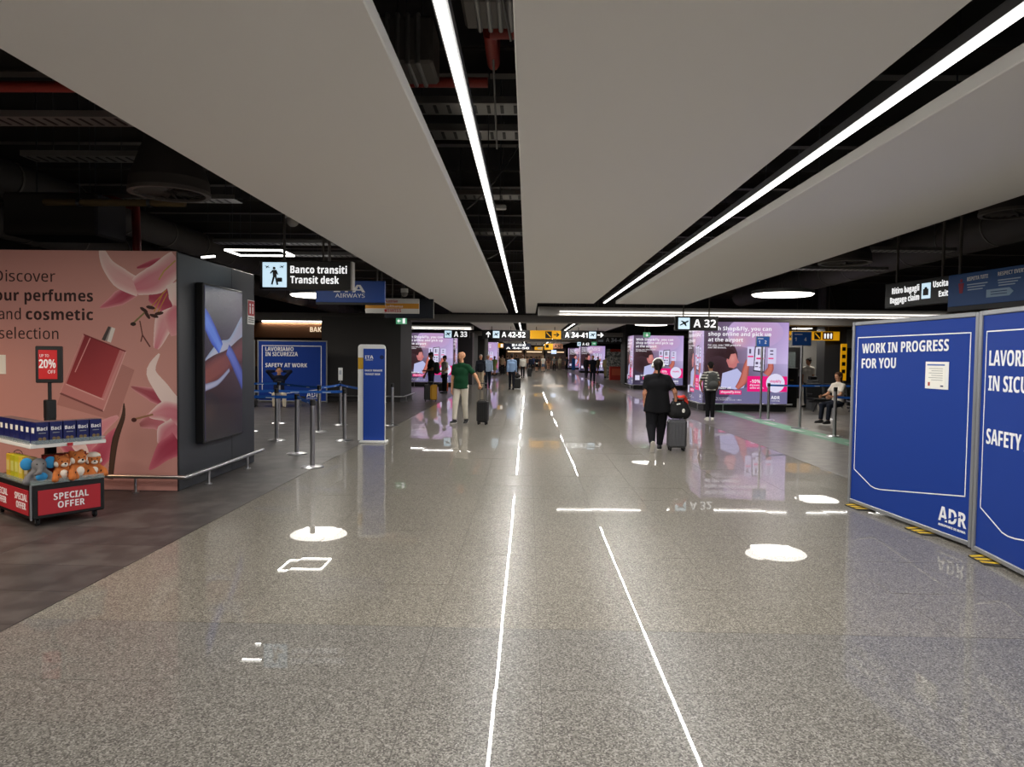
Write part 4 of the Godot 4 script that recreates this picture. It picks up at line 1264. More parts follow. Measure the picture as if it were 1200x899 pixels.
func build_hoardings() -> void:
	var A := fl(995, 590)
	var B := fl(1140, 645)
	var h := hoarding("blue hoarding panel reading work in progress for you", A, B, 2.09)
	var t: Node3D = h[0]
	var xf: Transform3D = h[1]
	var L: float = h[2]
	lettering_px(t, xf, "WORK IN PROGRESS", 1010.5, 414.2, 1112, 411.0, 11.0, M.white_print)
	lettering_px(t, xf, "FOR YOU", 1010, 431.5, 1050, 431.5, 11.0, M.white_print)
	outline(t, [Vector2(0.1, 0.42), Vector2(0.1, 1.93), Vector2(L - 0.11, 1.93), Vector2(L - 0.11, 0.46), Vector2(0.62, 0.28), Vector2(0.52, 0.275), Vector2(0.44, 0.285), Vector2(0.1, 0.42)], 0.010, 0.0095)
	adr_logo(t, L - 0.45, 0.17, 0.37)
	var doc := on_plane(1098, 440, xf)
	var nt := thing("work_notice", "white printed sheet in clear sleeve taped on blue hoarding", "notice", xf * Vector3(doc.x, doc.y, 0.0))
	nt.basis = xf.basis
	obj("sleeve", bx(Vector3(0, 0, 0.002), Vector3(0.33, 0.26, 0.003)), M.white, nt)
	obj("sheet", bx(Vector3(-0.012, 0, 0.0045), Vector3(0.27, 0.23, 0.002)), M.paper, nt)
	obj("header_band", bx(Vector3(-0.012, 0.1, 0.006), Vector3(0.25, 0.014, 0.0015)), mat(Color8(70, 100, 170), 0.6), nt)
	for k in 6:
		obj("print_line", bx(Vector3(-0.012 + (0.02 if k % 2 else 0.0), 0.065 - 0.022 * k, 0.006), Vector3(0.2 - 0.04 * (k % 2), 0.005, 0.0015)), mat(Color8(150, 150, 150), 0.7), nt)
	obj("stamp", bx(Vector3(-0.105, -0.085, 0.006), Vector3(0.03, 0.035, 0.0015)), mat(Color8(170, 60, 60), 0.6), nt)
	obj("stamp", bx(Vector3(0.08, -0.1, 0.006), Vector3(0.04, 0.014, 0.0015)), mat(Color8(40, 50, 90), 0.6), nt)
	var A2 := fl(1141, 647.5)
	var B2 := fl(1209, 683.0)
	B2 = A2 + (B2 - A2).normalized() * 1.95
	var h2 := hoarding("blue hoarding panel reading safety at work beside the work in progress one", A2, B2, 2.09)
	var t2: Node3D = h2[0]
	var x2: Transform3D = h2[1]
	var L2: float = h2[2]
	lettering(t2, "LAVORIAMO", Vector3(0.155, 1.64, 0.0095), 0.86, 0.125, M.white_print)
	lettering(t2, "IN SICUREZZA", Vector3(0.155, 1.43, 0.0095), 1.02, 0.125, M.white_print)
	lettering(t2, "SAFETY AT WORK", Vector3(0.155, 0.98, 0.0095), 1.2, 0.125, M.white_print)
	outline(t2, [Vector2(0.1, 0.42), Vector2(0.1, 1.93), Vector2(L2 - 0.11, 1.93), Vector2(L2 - 0.11, 0.46), Vector2(0.62, 0.28), Vector2(0.52, 0.275), Vector2(0.44, 0.285), Vector2(0.1, 0.42)], 0.010, 0.0095)
	# striped feet that stick out under the hoardings
	for w in [[t, 0.25, "first"], [t, 1.35, "second"], [t2, 0.28, "third"]]:
		var fp := obj("striped_foot", one(func(s): s.prism([Vector2(-0.2, 0.05), Vector2(0.2, 0.05), Vector2(0.13, -0.12), Vector2(-0.13, -0.12)], 0.0, 0.014, Transform3D(Basis(Vector3(1, 0, 0), Vector3(0, 0, -1), Vector3(0, 1, 0)), Vector3(w[1], 0.0, 0.0)))), mat(Color8(52, 50, 46), 0.7), w[0])
		for k in 3:
			obj("yellow_stripe", one(func(s): s.prism([Vector2(-0.16 + 0.12 * k, 0.04), Vector2(-0.11 + 0.12 * k, 0.04), Vector2(-0.07 + 0.085 * k, -0.117), Vector2(-0.12 + 0.085 * k, -0.117)], 0.014, 0.0155, Transform3D(Basis(Vector3(1, 0, 0), Vector3(0, 0, -1), Vector3(0, 1, 0)), Vector3(w[1], 0.0, 0.0)))), M.yellow, fp)
	# the far ones beside the transit desk
	var A3 := at(302, 470, 24.0); A3.y = 0
	var B3 := at(383.5, 471, 24.0); B3.y = 0
	var h3 := hoarding("far blue hoarding panel behind the queue belts reading safety at work", A3, B3, 2.1)
	var t3: Node3D = h3[0]
	var x3: Transform3D = h3[1]
	lettering_px(t3, x3, "LAVORIAMO", 311, 411.3, 344, 411.5, 4.6, M.white_print)
	lettering_px(t3, x3, "IN SICUREZZA", 311, 417.2, 349, 417.4, 4.6, M.white_print)
	lettering_px(t3, x3, "SAFETY AT WORK", 311, 430.2, 360, 430.5, 4.6, M.white_print)
	outline(t3, [Vector2(0.16, 0.42), Vector2(0.16, 1.93), Vector2(2.18, 1.93), Vector2(2.18, 0.46), Vector2(0.7, 0.28), Vector2(0.5, 0.3), Vector2(0.16, 0.42)], 0.022, 0.0095)
	adr_logo(t3, 1.68, 0.2, 0.46)
	var A4 := at(262, 470, 24.1); A4.y = 0
	var B4 := at(299, 470, 24.1); B4.y = 0
	var h4 := hoarding("plain blue hoarding panel half hidden behind the black kiosk", A4, B4, 2.1)
	outline(h4[0], [Vector2(0.1, 0.5), Vector2(0.1, 1.93), Vector2(0.93, 1.93), Vector2(0.93, 0.5)], 0.022, 0.0095)

# ---------------------------------------------------------------- signs
const PLANE := [Vector2(-0.42, -0.16), Vector2(-0.30, -0.20), Vector2(-0.02, -0.06), Vector2(0.16, -0.26), Vector2(0.24, -0.25), Vector2(0.16, 0.02), Vector2(0.34, 0.12), Vector2(0.42, 0.24), Vector2(0.32, 0.26), Vector2(0.08, 0.14), Vector2(-0.22, 0.26), Vector2(-0.30, 0.22), Vector2(-0.10, 0.04), Vector2(-0.28, -0.06)]
const ARROW := [Vector2(-0.42, -0.07), Vector2(0.14, -0.07), Vector2(-0.06, -0.27), Vector2(0.1, -0.33), Vector2(0.44, 0.0), Vector2(0.1, 0.33), Vector2(-0.06, 0.27), Vector2(0.14, 0.07), Vector2(-0.42, 0.07)]

# a hanging box sign whose front fills a pixel rectangle d metres down the corridor
func sign_box(called: String, label: String, x0: float, y0: float, x1: float, y1: float, d: float, m: Material, th := 0.14, rods := [0.2, 0.8], category := "sign") -> Array:
	var ym := (y0 + y1) * 0.5
	var a := at(x0, ym, d)
	var b := at(x1, ym, d)
	var hi := at((x0 + x1) * 0.5, y0, d)
	var lo := at((x0 + x1) * 0.5, y1, d)
	var c := (a + b) * 0.5
	c.y = (hi.y + lo.y) * 0.5
	var w := b.x - a.x
	var h := hi.y - lo.y
	var t := thing(called, label, category, c)
	obj("sign_body", bx(Vector3(0, 0, -th * 0.5), Vector3(w, h, th), 0.006), m, t)
	for r in rods:
		obj("hanger", rod(Vector3((r - 0.5) * w, h * 0.5, -th * 0.5), Vector3((r - 0.5) * w, TOP - c.y, -th * 0.5), 0.02, 8), M.duct, t)
	return [t, Transform3D(Basis.IDENTITY, c + Vector3(0, 0, 0.001)), w, h]

func icon_px(s: Array, x0: float, y0: float, x1: float, y1: float, field: Material, shape: Array, ink: Material, turn := 0.0) -> void:
	var a := on_plane(x0, y1, s[1])
	var b := on_plane(x1, y0, s[1])
	var c := (a + b) * 0.5
	var w := absf(b.x - a.x)
	var h := absf(b.y - a.y)
	var parent: Node3D = s[0]
	if field:
		obj("icon_field", bx(Vector3(c.x, c.y, 0.004), Vector3(w, h, 0.008), 0.003), field, parent)
	if shape:
		var q := []
		for p in shape:
			q.append((p.rotated(turn) * Vector2(w, h)) + Vector2(c.x, c.y))
		obj("icon", pr(q, 0.008 if field else 0.001, 0.012 if field else 0.006), ink, parent)

func build_signs() -> void:
	var W = M.sign_white
	# transit desk
	var s := sign_box("overhead_sign", "black lit overhead sign reading Banco transiti, Transit desk", 304.5, 306, 411, 339.5, 10.3, M.sign_black, 0.16, [0.25, 0.75])
	lettering_px(s[0], s[1], "Banco transiti", 340.3, 320.0, 406.5, 320.8, 8.4, W)
	lettering_px(s[0], s[1], "Transit desk", 340.3, 332.0, 397.2, 332.7, 8.4, W)
	icon_px(s, 307.8, 307.6, 336, 336.4, M.sign_icon, [], null)
	var ic := Vector2(on_plane(322, 322, s[1]).x, on_plane(322, 322, s[1]).y)
	var u: float = s[3] / 33.5
	var ink = M.sign_black
	obj("icon", one(func(q):
		q.cyl(Vector3(ic.x - 0.5 * u, ic.y + 7.6 * u, 0.008), Vector3(ic.x - 0.5 * u, ic.y + 7.6 * u, 0.013), 1.7 * u, 1.7 * u, 12)
		for pl in [[Vector2(-2.4, 5.6), Vector2(2.2, 5.6), Vector2(2.4, -2.2), Vector2(-2.0, -2.2)], [Vector2(-2.4, 5.6), Vector2(-5.6, 1.8), Vector2(-4.6, 1.0), Vector2(-1.6, 3.8)], [Vector2(2.2, 5.6), Vector2(4.4, 0.4), Vector2(3.2, -0.2), Vector2(1.4, 3.6)], [Vector2(-2.0, -2.2), Vector2(0.4, -2.2), Vector2(-2.4, -12.0), Vector2(-4.2, -11.2)], [Vector2(0.2, -2.2), Vector2(2.4, -2.2), Vector2(4.6, -11.6), Vector2(2.6, -12.2)], [Vector2(3.2, -3.4), Vector2(9.0, -3.4), Vector2(9.0, -8.4), Vector2(3.2, -8.4)]]:
			var g := []
			for e in pl:
				g.append(ic + e * u)
			q.prism(g, 0.008, 0.013)
		for pl in [[-8.5, 9.0, 7.0, -0.35], [8.6, 9.2, 7.0, 0.35]]:
			var g := []
			for e in PLANE:
				g.append(ic + (Vector2(pl[0], pl[1]) + Vector2(e.x if pl[3] > 0 else -e.x, e.y * 0.8) * pl[2]) * u)
			q.prism(g, 0.008, 0.013)), ink, s[0])
	obj("lit_edge", bx(Vector3(s[2] * 0.5 + 0.012, 0, -0.08), Vector3(0.02, s[3], 0.15)), M.beam, s[0])
	# airline boards
	var bb := mat(Color8(26, 70, 150), 0.5)
	s = sign_box("airline_board", "blue hanging airline board with white lettering airways", 370, 329, 451, 354.5, 13.5, bb, 0.08, [0.1, 0.88])
	lettering_px(s[0], s[1], "AIRWAYS", 393, 348.6, 427.5, 349.0, 4.6, M.white_print, false)
	lettering_px(s[0], s[1], "ITA", 391, 342.3, 428, 342.8, 8.5, M.white_print)
	obj("lower_edge", bx(Vector3(0, -s[3] * 0.5 - 0.02, -0.04), Vector3(s[2], 0.04, 0.08)), M.black, s[0])
	var wb := mat(Color8(206, 202, 196), 0.6)
	s = sign_box("airline_board", "white hanging airline board with an orange stripe and red lettering", 428, 349.8, 491, 367.3, 17.2, wb, 0.06, [0.3, 0.9])
	obj("orange_stripe", bx(Vector3(0, on_plane(460, 358.6, s[1]).y, 0.002), Vector3(s[2], 0.125, 0.004)), mat(Color8(206, 140, 40), 0.6), s[0])
	lettering_px(s[0], s[1], "SWISS", 454, 365.6, 470, 365.8, 3.6, mat(Color8(170, 30, 36), 0.6))
	lettering_px(s[0], s[1], "Lufthansa", 452, 360.2, 472, 360.4, 2.6, M.white_print, false).position.z += 0.004
	lettering_px(s[0], s[1], "Austrian", 451, 354.4, 466, 354.6, 3.0, mat(Color8(170, 30, 36), 0.6))
	obj("logo_mark", bx(Vector3(on_plane(452, 364, s[1]).x, on_plane(452, 364, s[1]).y, 0.002), Vector3(0.06, 0.07, 0.004), 0.0, Basis.from_euler(Vector3(0, 0, 0.3))), mat(Color8(170, 30, 36), 0.6), s[0])
	s = sign_box("airline_board", "dark navy hanging board behind the white airline board", 451, 349.8, 508, 373, 19.0, mat(Color8(18, 26, 40), 0.5), 0.06, [0.15, 0.85])
	obj("pale_edge", bx(Vector3(s[2] * 0.5, 0, -0.03), Vector3(0.012, s[3], 0.066)), M.beam, s[0])
	# exit sign
	s = sign_box("exit_sign", "green emergency exit sign with white arrow on dark block", 464, 372.3, 476.6, 379.8, 24.6, M.sign_green, 0.06, [0.5])
	icon_px(s, 465.2, 373.6, 470.2, 378.6, null, ARROW, W, PI)
	icon_px(s, 471.6, 373.2, 475.0, 379.0, null, [Vector2(-0.4, -0.5), Vector2(0.4, -0.5), Vector2(0.4, 0.5), Vector2(-0.4, 0.5)], W)
	# gate signs in a row 36 m away
	s = sign_box("gate_sign", "black lit gate sign A 33 above the two standing travellers", 520, 386.6, 550, 396.4, 36.0, M.sign_black)
	icon_px(s, 521, 387.6, 529.2, 395.6, M.sign_icon, PLANE, ink)
	lettering_px(s[0], s[1], "A 33", 532, 394.8, 547.4, 395.0, 6.1, W)
	s = sign_box("gate_sign", "black lit gate sign reading A 42-52 with upward arrow", 565, 386.9, 621, 397.0, 36.0, M.sign_black, 0.14, [0.2, 0.6])
	icon_px(s, 568, 388, 576.5, 396, null, ARROW, W, PI / 2)
	icon_px(s, 577.6, 388, 585.2, 396, M.sign_icon, PLANE, ink)
	lettering_px(s[0], s[1], "A 42-52", 588, 395.2, 615.5, 395.5, 6.1, W)
	s = sign_box("yellow_sign", "yellow lit overhead sign with black icon and right arrow", 621.3, 387.3, 657.3, 397.3, 36.0, M.sign_yellow)
	icon_px(s, 639, 388.5, 646.8, 396.3, ink, [Vector2(-0.4, 0.3), Vector2(-0.3, 0.4), Vector2(0.4, -0.3), Vector2(0.3, -0.4)], M.sign_yellow)
	icon_px(s, 648, 388.5, 656.2, 396.3, null, ARROW, ink)
	s = sign_box("gate_sign", "black lit gate sign reading A 34-41 with right arrow", 657.6, 387.5, 708.5, 397.6, 36.0, M.sign_black, 0.14, [0.4, 0.85])
	lettering_px(s[0], s[1], "A 34-41", 662, 395.6, 688.6, 396.0, 6.0, W)
	icon_px(s, 690.3, 388.8, 698.6, 396.6, M.sign_icon, PLANE, ink)
	icon_px(s, 699.4, 388.4, 708, 397, null, ARROW, W)
	s = sign_box("gate_sign", "smaller far black sign reading A 34-41 beside dark pillar", 700.5, 394.0, 734, 403.2, 45.5, M.sign_black)
	lettering_px(s[0], s[1], "A 34-41", 710, 400.6, 731, 401.0, 4.3, mat(Color8(190, 196, 206), 0.6))
	obj("side_icon", bx(Vector3(on_plane(704, 399, s[1]).x, on_plane(704, 399.5, s[1]).y, 0.004), Vector3(0.32, 0.13, 0.006)), mat(Color8(170, 180, 196), 0.6), s[0])
	s = sign_box("gate_sign", "black lit gate sign A 32 hung under the box beam", 791.2, 370.6, 841.5, 387.4, 20.9, M.sign_black)
	icon_px(s, 794.8, 372.5, 808.4, 385.6, M.sign_icon, PLANE, ink)
	lettering_px(s[0], s[1], "A 32", 812.7, 383.6, 838.8, 384.0, 9.0, W)
	# a second row far away
	s = sign_box("gate_sign", "distant dark blue sign with two rows of small lettering", 590, 402.6, 622, 409.6, 60.0, mat(Color8(14, 24, 52), 0.5))
	lettering_px(s[0], s[1], "A 42-52", 604, 405.6, 616, 405.7, 2.4, W)
	lettering_px(s[0], s[1], "A 44-50", 593, 409.0, 620, 409.2, 2.2, W)
	icon_px(s, 600, 403, 603, 406, W, [], null)
	s = sign_box("yellow_sign", "small distant yellow sign with black icons", 638, 402.8, 648, 410.0, 60.0, M.sign_yellow)
	icon_px(s, 639.5, 404, 643, 407.5, ink, [], null)
	s = sign_box("shop_sign", "distant pale sign with dark letters beside small yellow sign", 648.3, 403.0, 659.5, 408.6, 60.0, mat(Color8(190, 130, 100), 0.6))
	lettering_px(s[0], s[1], "A30", 649.5, 407.4, 658, 407.6, 3.4, ink)
	s = sign_box("gate_sign", "distant dark sign reading A 43 with a pale icon", 676, 400.4, 691.5, 406.0, 58.0, M.sign_black)
	icon_px(s, 676.5, 401, 680.6, 405.4, M.sign_icon, PLANE, ink)
	lettering_px(s[0], s[1], "A 43", 682.4, 404.9, 690.4, 405.0, 3.2, W)
	s = sign_box("exit_sign", "distant green emergency exit sign hung near gate A 43", 693.5, 400.6, 699, 404.8, 56.0, M.sign_green)
	icon_px(s, 694.5, 401.4, 698, 404, null, ARROW, W)
	s = sign_box("exit_sign", "green emergency exit sign above the farther advertising block", 754.3, 389.5, 762.2, 395.4, 36.4, M.sign_green)
	icon_px(s, 756, 390.5, 760.5, 394.5, null, ARROW, W, -PI / 2)
	s = sign_box("yellow_sign", "small distant yellow sign above the crowd with pale lower half", 626.5, 406.6, 636, 410.2, 78.0, M.sign_yellow)
	icon_px(s, 630, 407.2, 635.4, 409.4, mat(Color8(200, 196, 180), 0.6), [], null)
	s = sign_box("yellow_sign", "small distant yellow and white sign beside the dark pillar", 583.5, 402.4, 589.8, 407.6, 58.0, M.sign_yellow)
	icon_px(s, 586.8, 403.2, 589.4, 407.0, W, [], null)
	# yellow toilet sign over the gate area
	s = sign_box("yellow_sign", "yellow lit overhead sign with brown toilet symbol", 922, 388.4, 984, 398.8, 28.0, M.sign_yellow)
	icon_px(s, 924, 390, 930, 397, null, ARROW, ink, -2.3)
	icon_px(s, 954, 389.4, 962, 397.8, ink, [Vector2(-0.4, 0.3), Vector2(-0.3, 0.4), Vector2(0.4, -0.3), Vector2(0.3, -0.4)], M.sign_yellow)
	icon_px(s, 964, 389.2, 976.4, 398, mat(Color8(96, 30, 30), 0.6), [], null)
	for k in 3:
		icon_px(s, 965.4 + 3.6 * k, 390.6, 968.0 + 3.6 * k, 396.8, null, [Vector2(-0.3, -0.5), Vector2(0.3, -0.5), Vector2(0.45, 0.3), Vector2(0, 0.5), Vector2(-0.45, 0.3)], W)
		s[0].get_child(s[0].get_child_count() - 1).position.z = 0.008
	# baggage claim sign on the right, turned towards the concourse
	var A := at(1037, 347, 12.8)
	var B := at(1128, 336, 11.1)
	var top := at(1037, 333.4, 12.8).y
	var bot := at(1037, 361.6, 12.8).y
	var h := top - bot
	var xf := wall_frame(A, B)
	xf.origin.y = (top + bot) * 0.5
	var L := Vector2(B.x - A.x, B.z - A.z).length()
	var t := thing("overhead_sign", "black lit overhead sign reading Ritiro bagagli, Baggage claim, Uscita, Exit", "sign", xf.origin)
	t.transform = xf
	obj("sign_body", bx(Vector3(L * 0.5, 0, -0.07), Vector3(L, h, 0.14), 0.006), M.sign_black, t)
	for r in [0.12, 0.72]:
		obj("hanger", rod(Vector3(L * r, h * 0.5, -0.07), Vector3(L * r, TOP - xf.origin.y, -0.07), 0.022, 8), M.duct, t)
	lettering_px(t, xf, "Ritiro bagagli", 1045.4, 344.9, 1077.2, 340.4, 6.6, W)
	lettering_px(t, xf, "Baggage claim", 1043.2, 356.0, 1077.2, 351.2, 6.6, W)
	lettering_px(t, xf, "Uscita", 1093.6, 336.9, 1111, 334.6, 6.8, W)
	lettering_px(t, xf, "Exit", 1100.2, 347.8, 1111, 346.3, 6.6, W)
	icon_px([t, xf], 1080, 331, 1091, 350.4, M.sign_icon, [Vector2(-0.3, -0.3), Vector2(0.3, -0.3), Vector2(0.3, 0.12), Vector2(0.14, 0.12), Vector2(0.14, 0.24), Vector2(-0.14, 0.24), Vector2(-0.14, 0.12), Vector2(-0.3, 0.12)], ink)
	# blue notice board
	A = at(1111, 341, 11.0)
	B = at(1226, 328, 9.3)
	top = at(1111, 323.2, 11.0).y
	bot = at(1111, 360.2, 11.0).y
	h = top - bot
	xf = wall_frame(A, B)
	xf.origin.y = (top + bot) * 0.5
	L = Vector2(B.x - A.x, B.z - A.z).length()
	t = thing("notice_board", "blue hanging notice board with slogans and a pale arrow", "sign", xf.origin)
	t.transform = xf
	obj("sign_body", bx(Vector3(L * 0.5, 0, -0.05), Vector3(L, h, 0.1), 0.006), mat(Color8(28, 78, 142), 0.5), t)
	obj("lower_edge", bx(Vector3(L * 0.5, -h * 0.5 - 0.035, -0.05), Vector3(L, 0.07, 0.1)), M.charcoal, t)
	for r in [0.1, 0.8]:
		obj("hanger", rod(Vector3(L * r, h * 0.5, -0.05), Vector3(L * r, TOP - xf.origin.y, -0.05), 0.022, 8), M.duct, t)
	lettering_px(t, xf, "RISPETTA TUTTI", 1133.5, 329.6, 1158, 325.6, 4.4, M.white_print)
	lettering_px(t, xf, "RESPECT EVERYONE", 1169.6, 323.4, 1212, 316.6, 4.4, M.white_print)
	for k in 3:
		for q in [[1133.5, 1164, 334.0], [1169.6, 1206, 328.6]]:
			var a := on_plane(q[0], q[2] + 3.0 * k, xf)
			obj("print_line", bx(Vector3(a.x + 0.19 - 0.02 * k, a.y, 0.002), Vector3(0.38 - 0.05 * k, 0.016, 0.003)), mat(Color8(170, 190, 214), 0.6), t)
	var ar := on_plane(1172, 342.5, xf)
	obj("arrow", pr([Vector2(ar.x - 0.24, ar.y - 0.055), Vector2(ar.x + 0.16, ar.y - 0.055), Vector2(ar.x + 0.23, ar.y), Vector2(ar.x + 0.16, ar.y + 0.055), Vector2(ar.x - 0.24, ar.y + 0.055)], 0.0, 0.004), mat(Color8(150, 178, 206), 0.6), t)
	for k in 2:
		obj("print_line", bx(Vector3(ar.x - 0.02, ar.y + 0.018 - 0.036 * k, 0.005), Vector3(0.28, 0.012, 0.002)), mat(Color8(40, 70, 120), 0.6), t)
	var pc := on_plane(1126.5, 336, xf)
	obj("figure", one(func(q):
		q.cyl(Vector3(pc.x, pc.y + 0.085, 0), Vector3(pc.x, pc.y + 0.085, 0.004), 0.026, 0.026, 12)
		q.prism([Vector2(pc.x - 0.055, pc.y + 0.05), Vector2(pc.x + 0.055, pc.y + 0.05), Vector2(pc.x + 0.03, pc.y - 0.1), Vector2(pc.x - 0.03, pc.y - 0.1)], 0.0, 0.004)), mat(Color8(150, 44, 70), 0.6), t)
	# red notice peeping above the hoarding
	var rn := at(1171, 360, 10.6)
	var r2 := thing("red_notice", "small red notice on a post behind the blue hoarding", "sign", Vector3(rn.x, 0, rn.z))
	obj("plate", bx(Vector3(0, rn.y - 0.02, 0), Vector3(0.3, 0.13, 0.02)), mat(Color8(150, 40, 38), 0.6), r2)
	obj("print_line", bx(Vector3(0.03, rn.y, 0.011), Vector3(0.18, 0.03, 0.003)), M.white_print, r2)
	obj("post", rod(Vector3(0, 0.012, 0), Vector3(0, rn.y - 0.085, 0), 0.02, 10), M.steel, r2)
	obj("base", rod(Vector3(0, 0, 0), Vector3(0, 0.012, 0), 0.15, 18), M.steel, r2)

# ---------------------------------------------------------------- advertising blocks
func paint_ad() -> ImageTexture:
	var p := Paint.new(424, 408, Color8(196, 176, 218), 0.62, Vector2(150, 48))
	p.grad([Vector2(150, 48), Vector2(840, 48), Vector2(840, 380), Vector2(150, 380)], [Color8(84, 68, 90), Color8(186, 160, 216), Color8(208, 190, 236), Color8(72, 50, 64)])
	p.oval(Vector2(560, 130), Vector2(230, 130), Color8(196, 150, 190), Color8(190, 164, 210))
	p.oval(Vector2(430, 200), Vector2(120, 90), Color8(226, 176, 186), Color(0.66, 0.5, 0.62, 0.0))
	p.grad([Vector2(150, 380), Vector2(840, 380), Vector2(840, 708), Vector2(150, 708)], [Color8(58, 44, 58), Color8(190, 176, 220), Color8(136, 128, 168), Color8(58, 52, 74)])
	p.oval(Vector2(290, 330), Vector2(132, 138), Color8(48, 30, 34), Color8(70, 48, 56))
	p.oval(Vector2(260, 430), Vector2(110, 110), Color8(52, 34, 38), Color8(66, 46, 54), 0.5)
	p.poly([Vector2(345, 300), Vector2(385, 285), Vector2(412, 315), Vector2(420, 345), Vector2(436, 372), Vector2(418, 380), Vector2(416, 402), Vector2(392, 420), Vector2(352, 412), Vector2(330, 360)], Color8(196, 118, 118))
	p.oval(Vector2(380, 340), Vector2(34, 50), Color8(216, 146, 140), Color8(198, 122, 120), 0.2)
	p.poly([Vector2(330, 262), Vector2(380, 268), Vector2(402, 300), Vector2(366, 306), Vector2(350, 350), Vector2(318, 330)], Color8(54, 34, 38))
	p.poly([Vector2(300, 460), Vector2(420, 420), Vector2(500, 500), Vector2(470, 600), Vector2(290, 570)], Color8(188, 190, 232))
	p.poly([Vector2(400, 590), Vector2(560, 560), Vector2(760, 620), Vector2(840, 600), Vector2(840, 708), Vector2(300, 708)], Color8(112, 108, 146))
	p.petal([Vector2(420, 580), Vector2(470, 520), Vector2(490, 420), Vector2(510, 350)], [16, 34, 26, 16], Color8(150, 76, 72), Color8(206, 118, 104), Color8(220, 130, 116))
	p.petal([Vector2(660, 470), Vector2(690, 420), Vector2(694, 360)], [30, 26, 18], Color8(150, 76, 72), Color8(206, 118, 104), Color8(214, 124, 110))
	for r in [[500, 245, 555, 400], [668, 255, 735, 380]]:
		p.rect(r[0], r[1], r[2], r[3], Color8(214, 208, 240))
	p.poly([Vector2(562, 240), Vector2(648, 232), Vector2(640, 450), Vector2(552, 440)], Color8(40, 34, 44))
	p.poly([Vector2(568, 248), Vector2(642, 240), Vector2(634, 440), Vector2(558, 432)], Color8(224, 220, 246))
	for r in [[505, 318, 550, 328], [575, 332, 632, 344], [672, 332, 715, 342]]:
		p.rect(r[0], r[1], r[2], r[3], Color8(232, 50, 120))
	for r in [[585, 260, 600, 310], [608, 260, 616, 310], [685, 270, 712, 282], [685, 298, 712, 308], [570, 365, 590, 385], [605, 365, 620, 385], [565, 400, 590, 408], [600, 405, 625, 412], [515, 262, 530, 300]]:
		p.rect(r[0], r[1], r[2], r[3], Color8(96, 84, 110))
	p.rect(505, 480, 830, 604, Color8(236, 26, 122))
	p.oval(Vector2(735, 535), Vector2(76, 76), Color8(226, 222, 248), Color8(226, 222, 248))
	var w := Color8(250, 248, 255)
	p.text("shop&fly", font_bold, 690, 530, 92, 20, Color8(226, 60, 130))
	p.text("-10%", font_bold, 528, 536, 84, 28, w)
	p.text("discount on", font_bold, 528, 560, 100, 15, w)
	p.text("online orders", font_bold, 528, 582, 112, 15, w)
	p.text("With Shop&Fly, you can", font_bold, 178, 116, 514, 30, w)
	p.text("shop online and pick up", font_bold, 178, 160, 512, 30, w)
	p.text("at the airport", font_bold, 178, 206, 284, 30, w)
	p.text("For you, over 1000 products", font_bold, 178, 241, 266, 14, w)
	p.text("and 500 brands.", font_bold, 178, 261, 150, 14, w)
	p.text("Order at", font_bold, 250, 586, 122, 20, w)
	p.rect(280, 596, 460, 630, Color8(232, 40, 120))
	p.text("shopandfly.it/en", font_bold, 290, 619, 160, 18, w)
	p.rect(175, 575, 235, 640, Color8(222, 218, 244))
	p.text("Terms and conditions", font_regular, 250, 664, 130, 9, w)
	p.text("apply to selected products in store", font_regular, 250, 678, 210, 9, w)
	p.text("ADR", font_bold, 702, 664, 72, 26, w)
	p.text("AEROPORTI DI ROMA", font_regular, 702, 682, 72, 8, w)
	return p.tex()

func build_screens() -> void:
	var tx := paint_ad()
	var sm := screen_mat(tx, 0.95)
	var side_m := screen_mat(tx, 0.85)
	# [x of the corner towards the concourse, distance, side of the concourse, width, label]
	for w in [[5.62, 22.8, 1, 2.68, "large lit purple advertising block at gate A 32"], [5.56, 37.5, 1, 2.62, "lit purple advertising block beyond the gate A 32 one"], [5.55, 75.0, 1, 2.6, "distant lit purple advertising block beside the staff member"], [5.5, 95.0, 1, 2.6, "farthest lit purple advertising block at the end of concourse"], [-3.95, 37.6, -1, 2.66, "lit purple advertising block behind the two travellers at A 33"], [-2.6, 61.0, -1, 2.6, "distant lit purple advertising block by the dark pillar"]]:
		var sg: int = w[2]
		var wd: float = w[3]
		var t := thing("advertising_block", w[4], "advertising screen", Vector3(w[0] + sg * wd * 0.5, 0, -w[1] - 1.1))
		obj("base", bx(Vector3(0, 0.11, 0), Vector3(wd - 0.06, 0.22, 2.14)), M.black, t)
		obj("frame", bx(Vector3(0, 1.54, 0), Vector3(wd, 2.64, 2.2), 0.01), M.charcoal, t)
		obj("screen_front", bx(Vector3(0, 1.54, 1.1), Vector3(wd - 0.03, 2.61, 0.02)), sm, t)
		var so := obj("screen_side", bx(Vector3.ZERO, Vector3(2.16, 2.61, 0.02)), side_m, t, Vector3(-sg * wd * 0.5, 1.54, 0))
		so.rotation.y = -sg * PI / 2
		area(Vector3(w[0] + sg * wd * 0.5, 1.54, -w[1] + 0.04), wd - 0.05, 2.5, 0.35, Color(0.86, 0.74, 1.0), Basis.from_euler(Vector3(0, PI, 0)))
		var xc: float = w[0] - sg * 0.12
		rail("bumper_rail", "low steel bumper rail around the " + {22.8: "large advertising block at gate A 32", 37.5: "second advertising block", 75.0: "distant advertising block beside the staff member", 95.0: "farthest advertising block", 37.6: "advertising block at A 33", 61.0: "distant block by the dark pillar"}[w[1]], [Vector3(xc, 0, -w[1] - 2.1), Vector3(xc, 0, -w[1] + 0.14), Vector3(w[0] + sg * (wd + 0.1), 0, -w[1] + 0.14)], 0.24, 1.2)

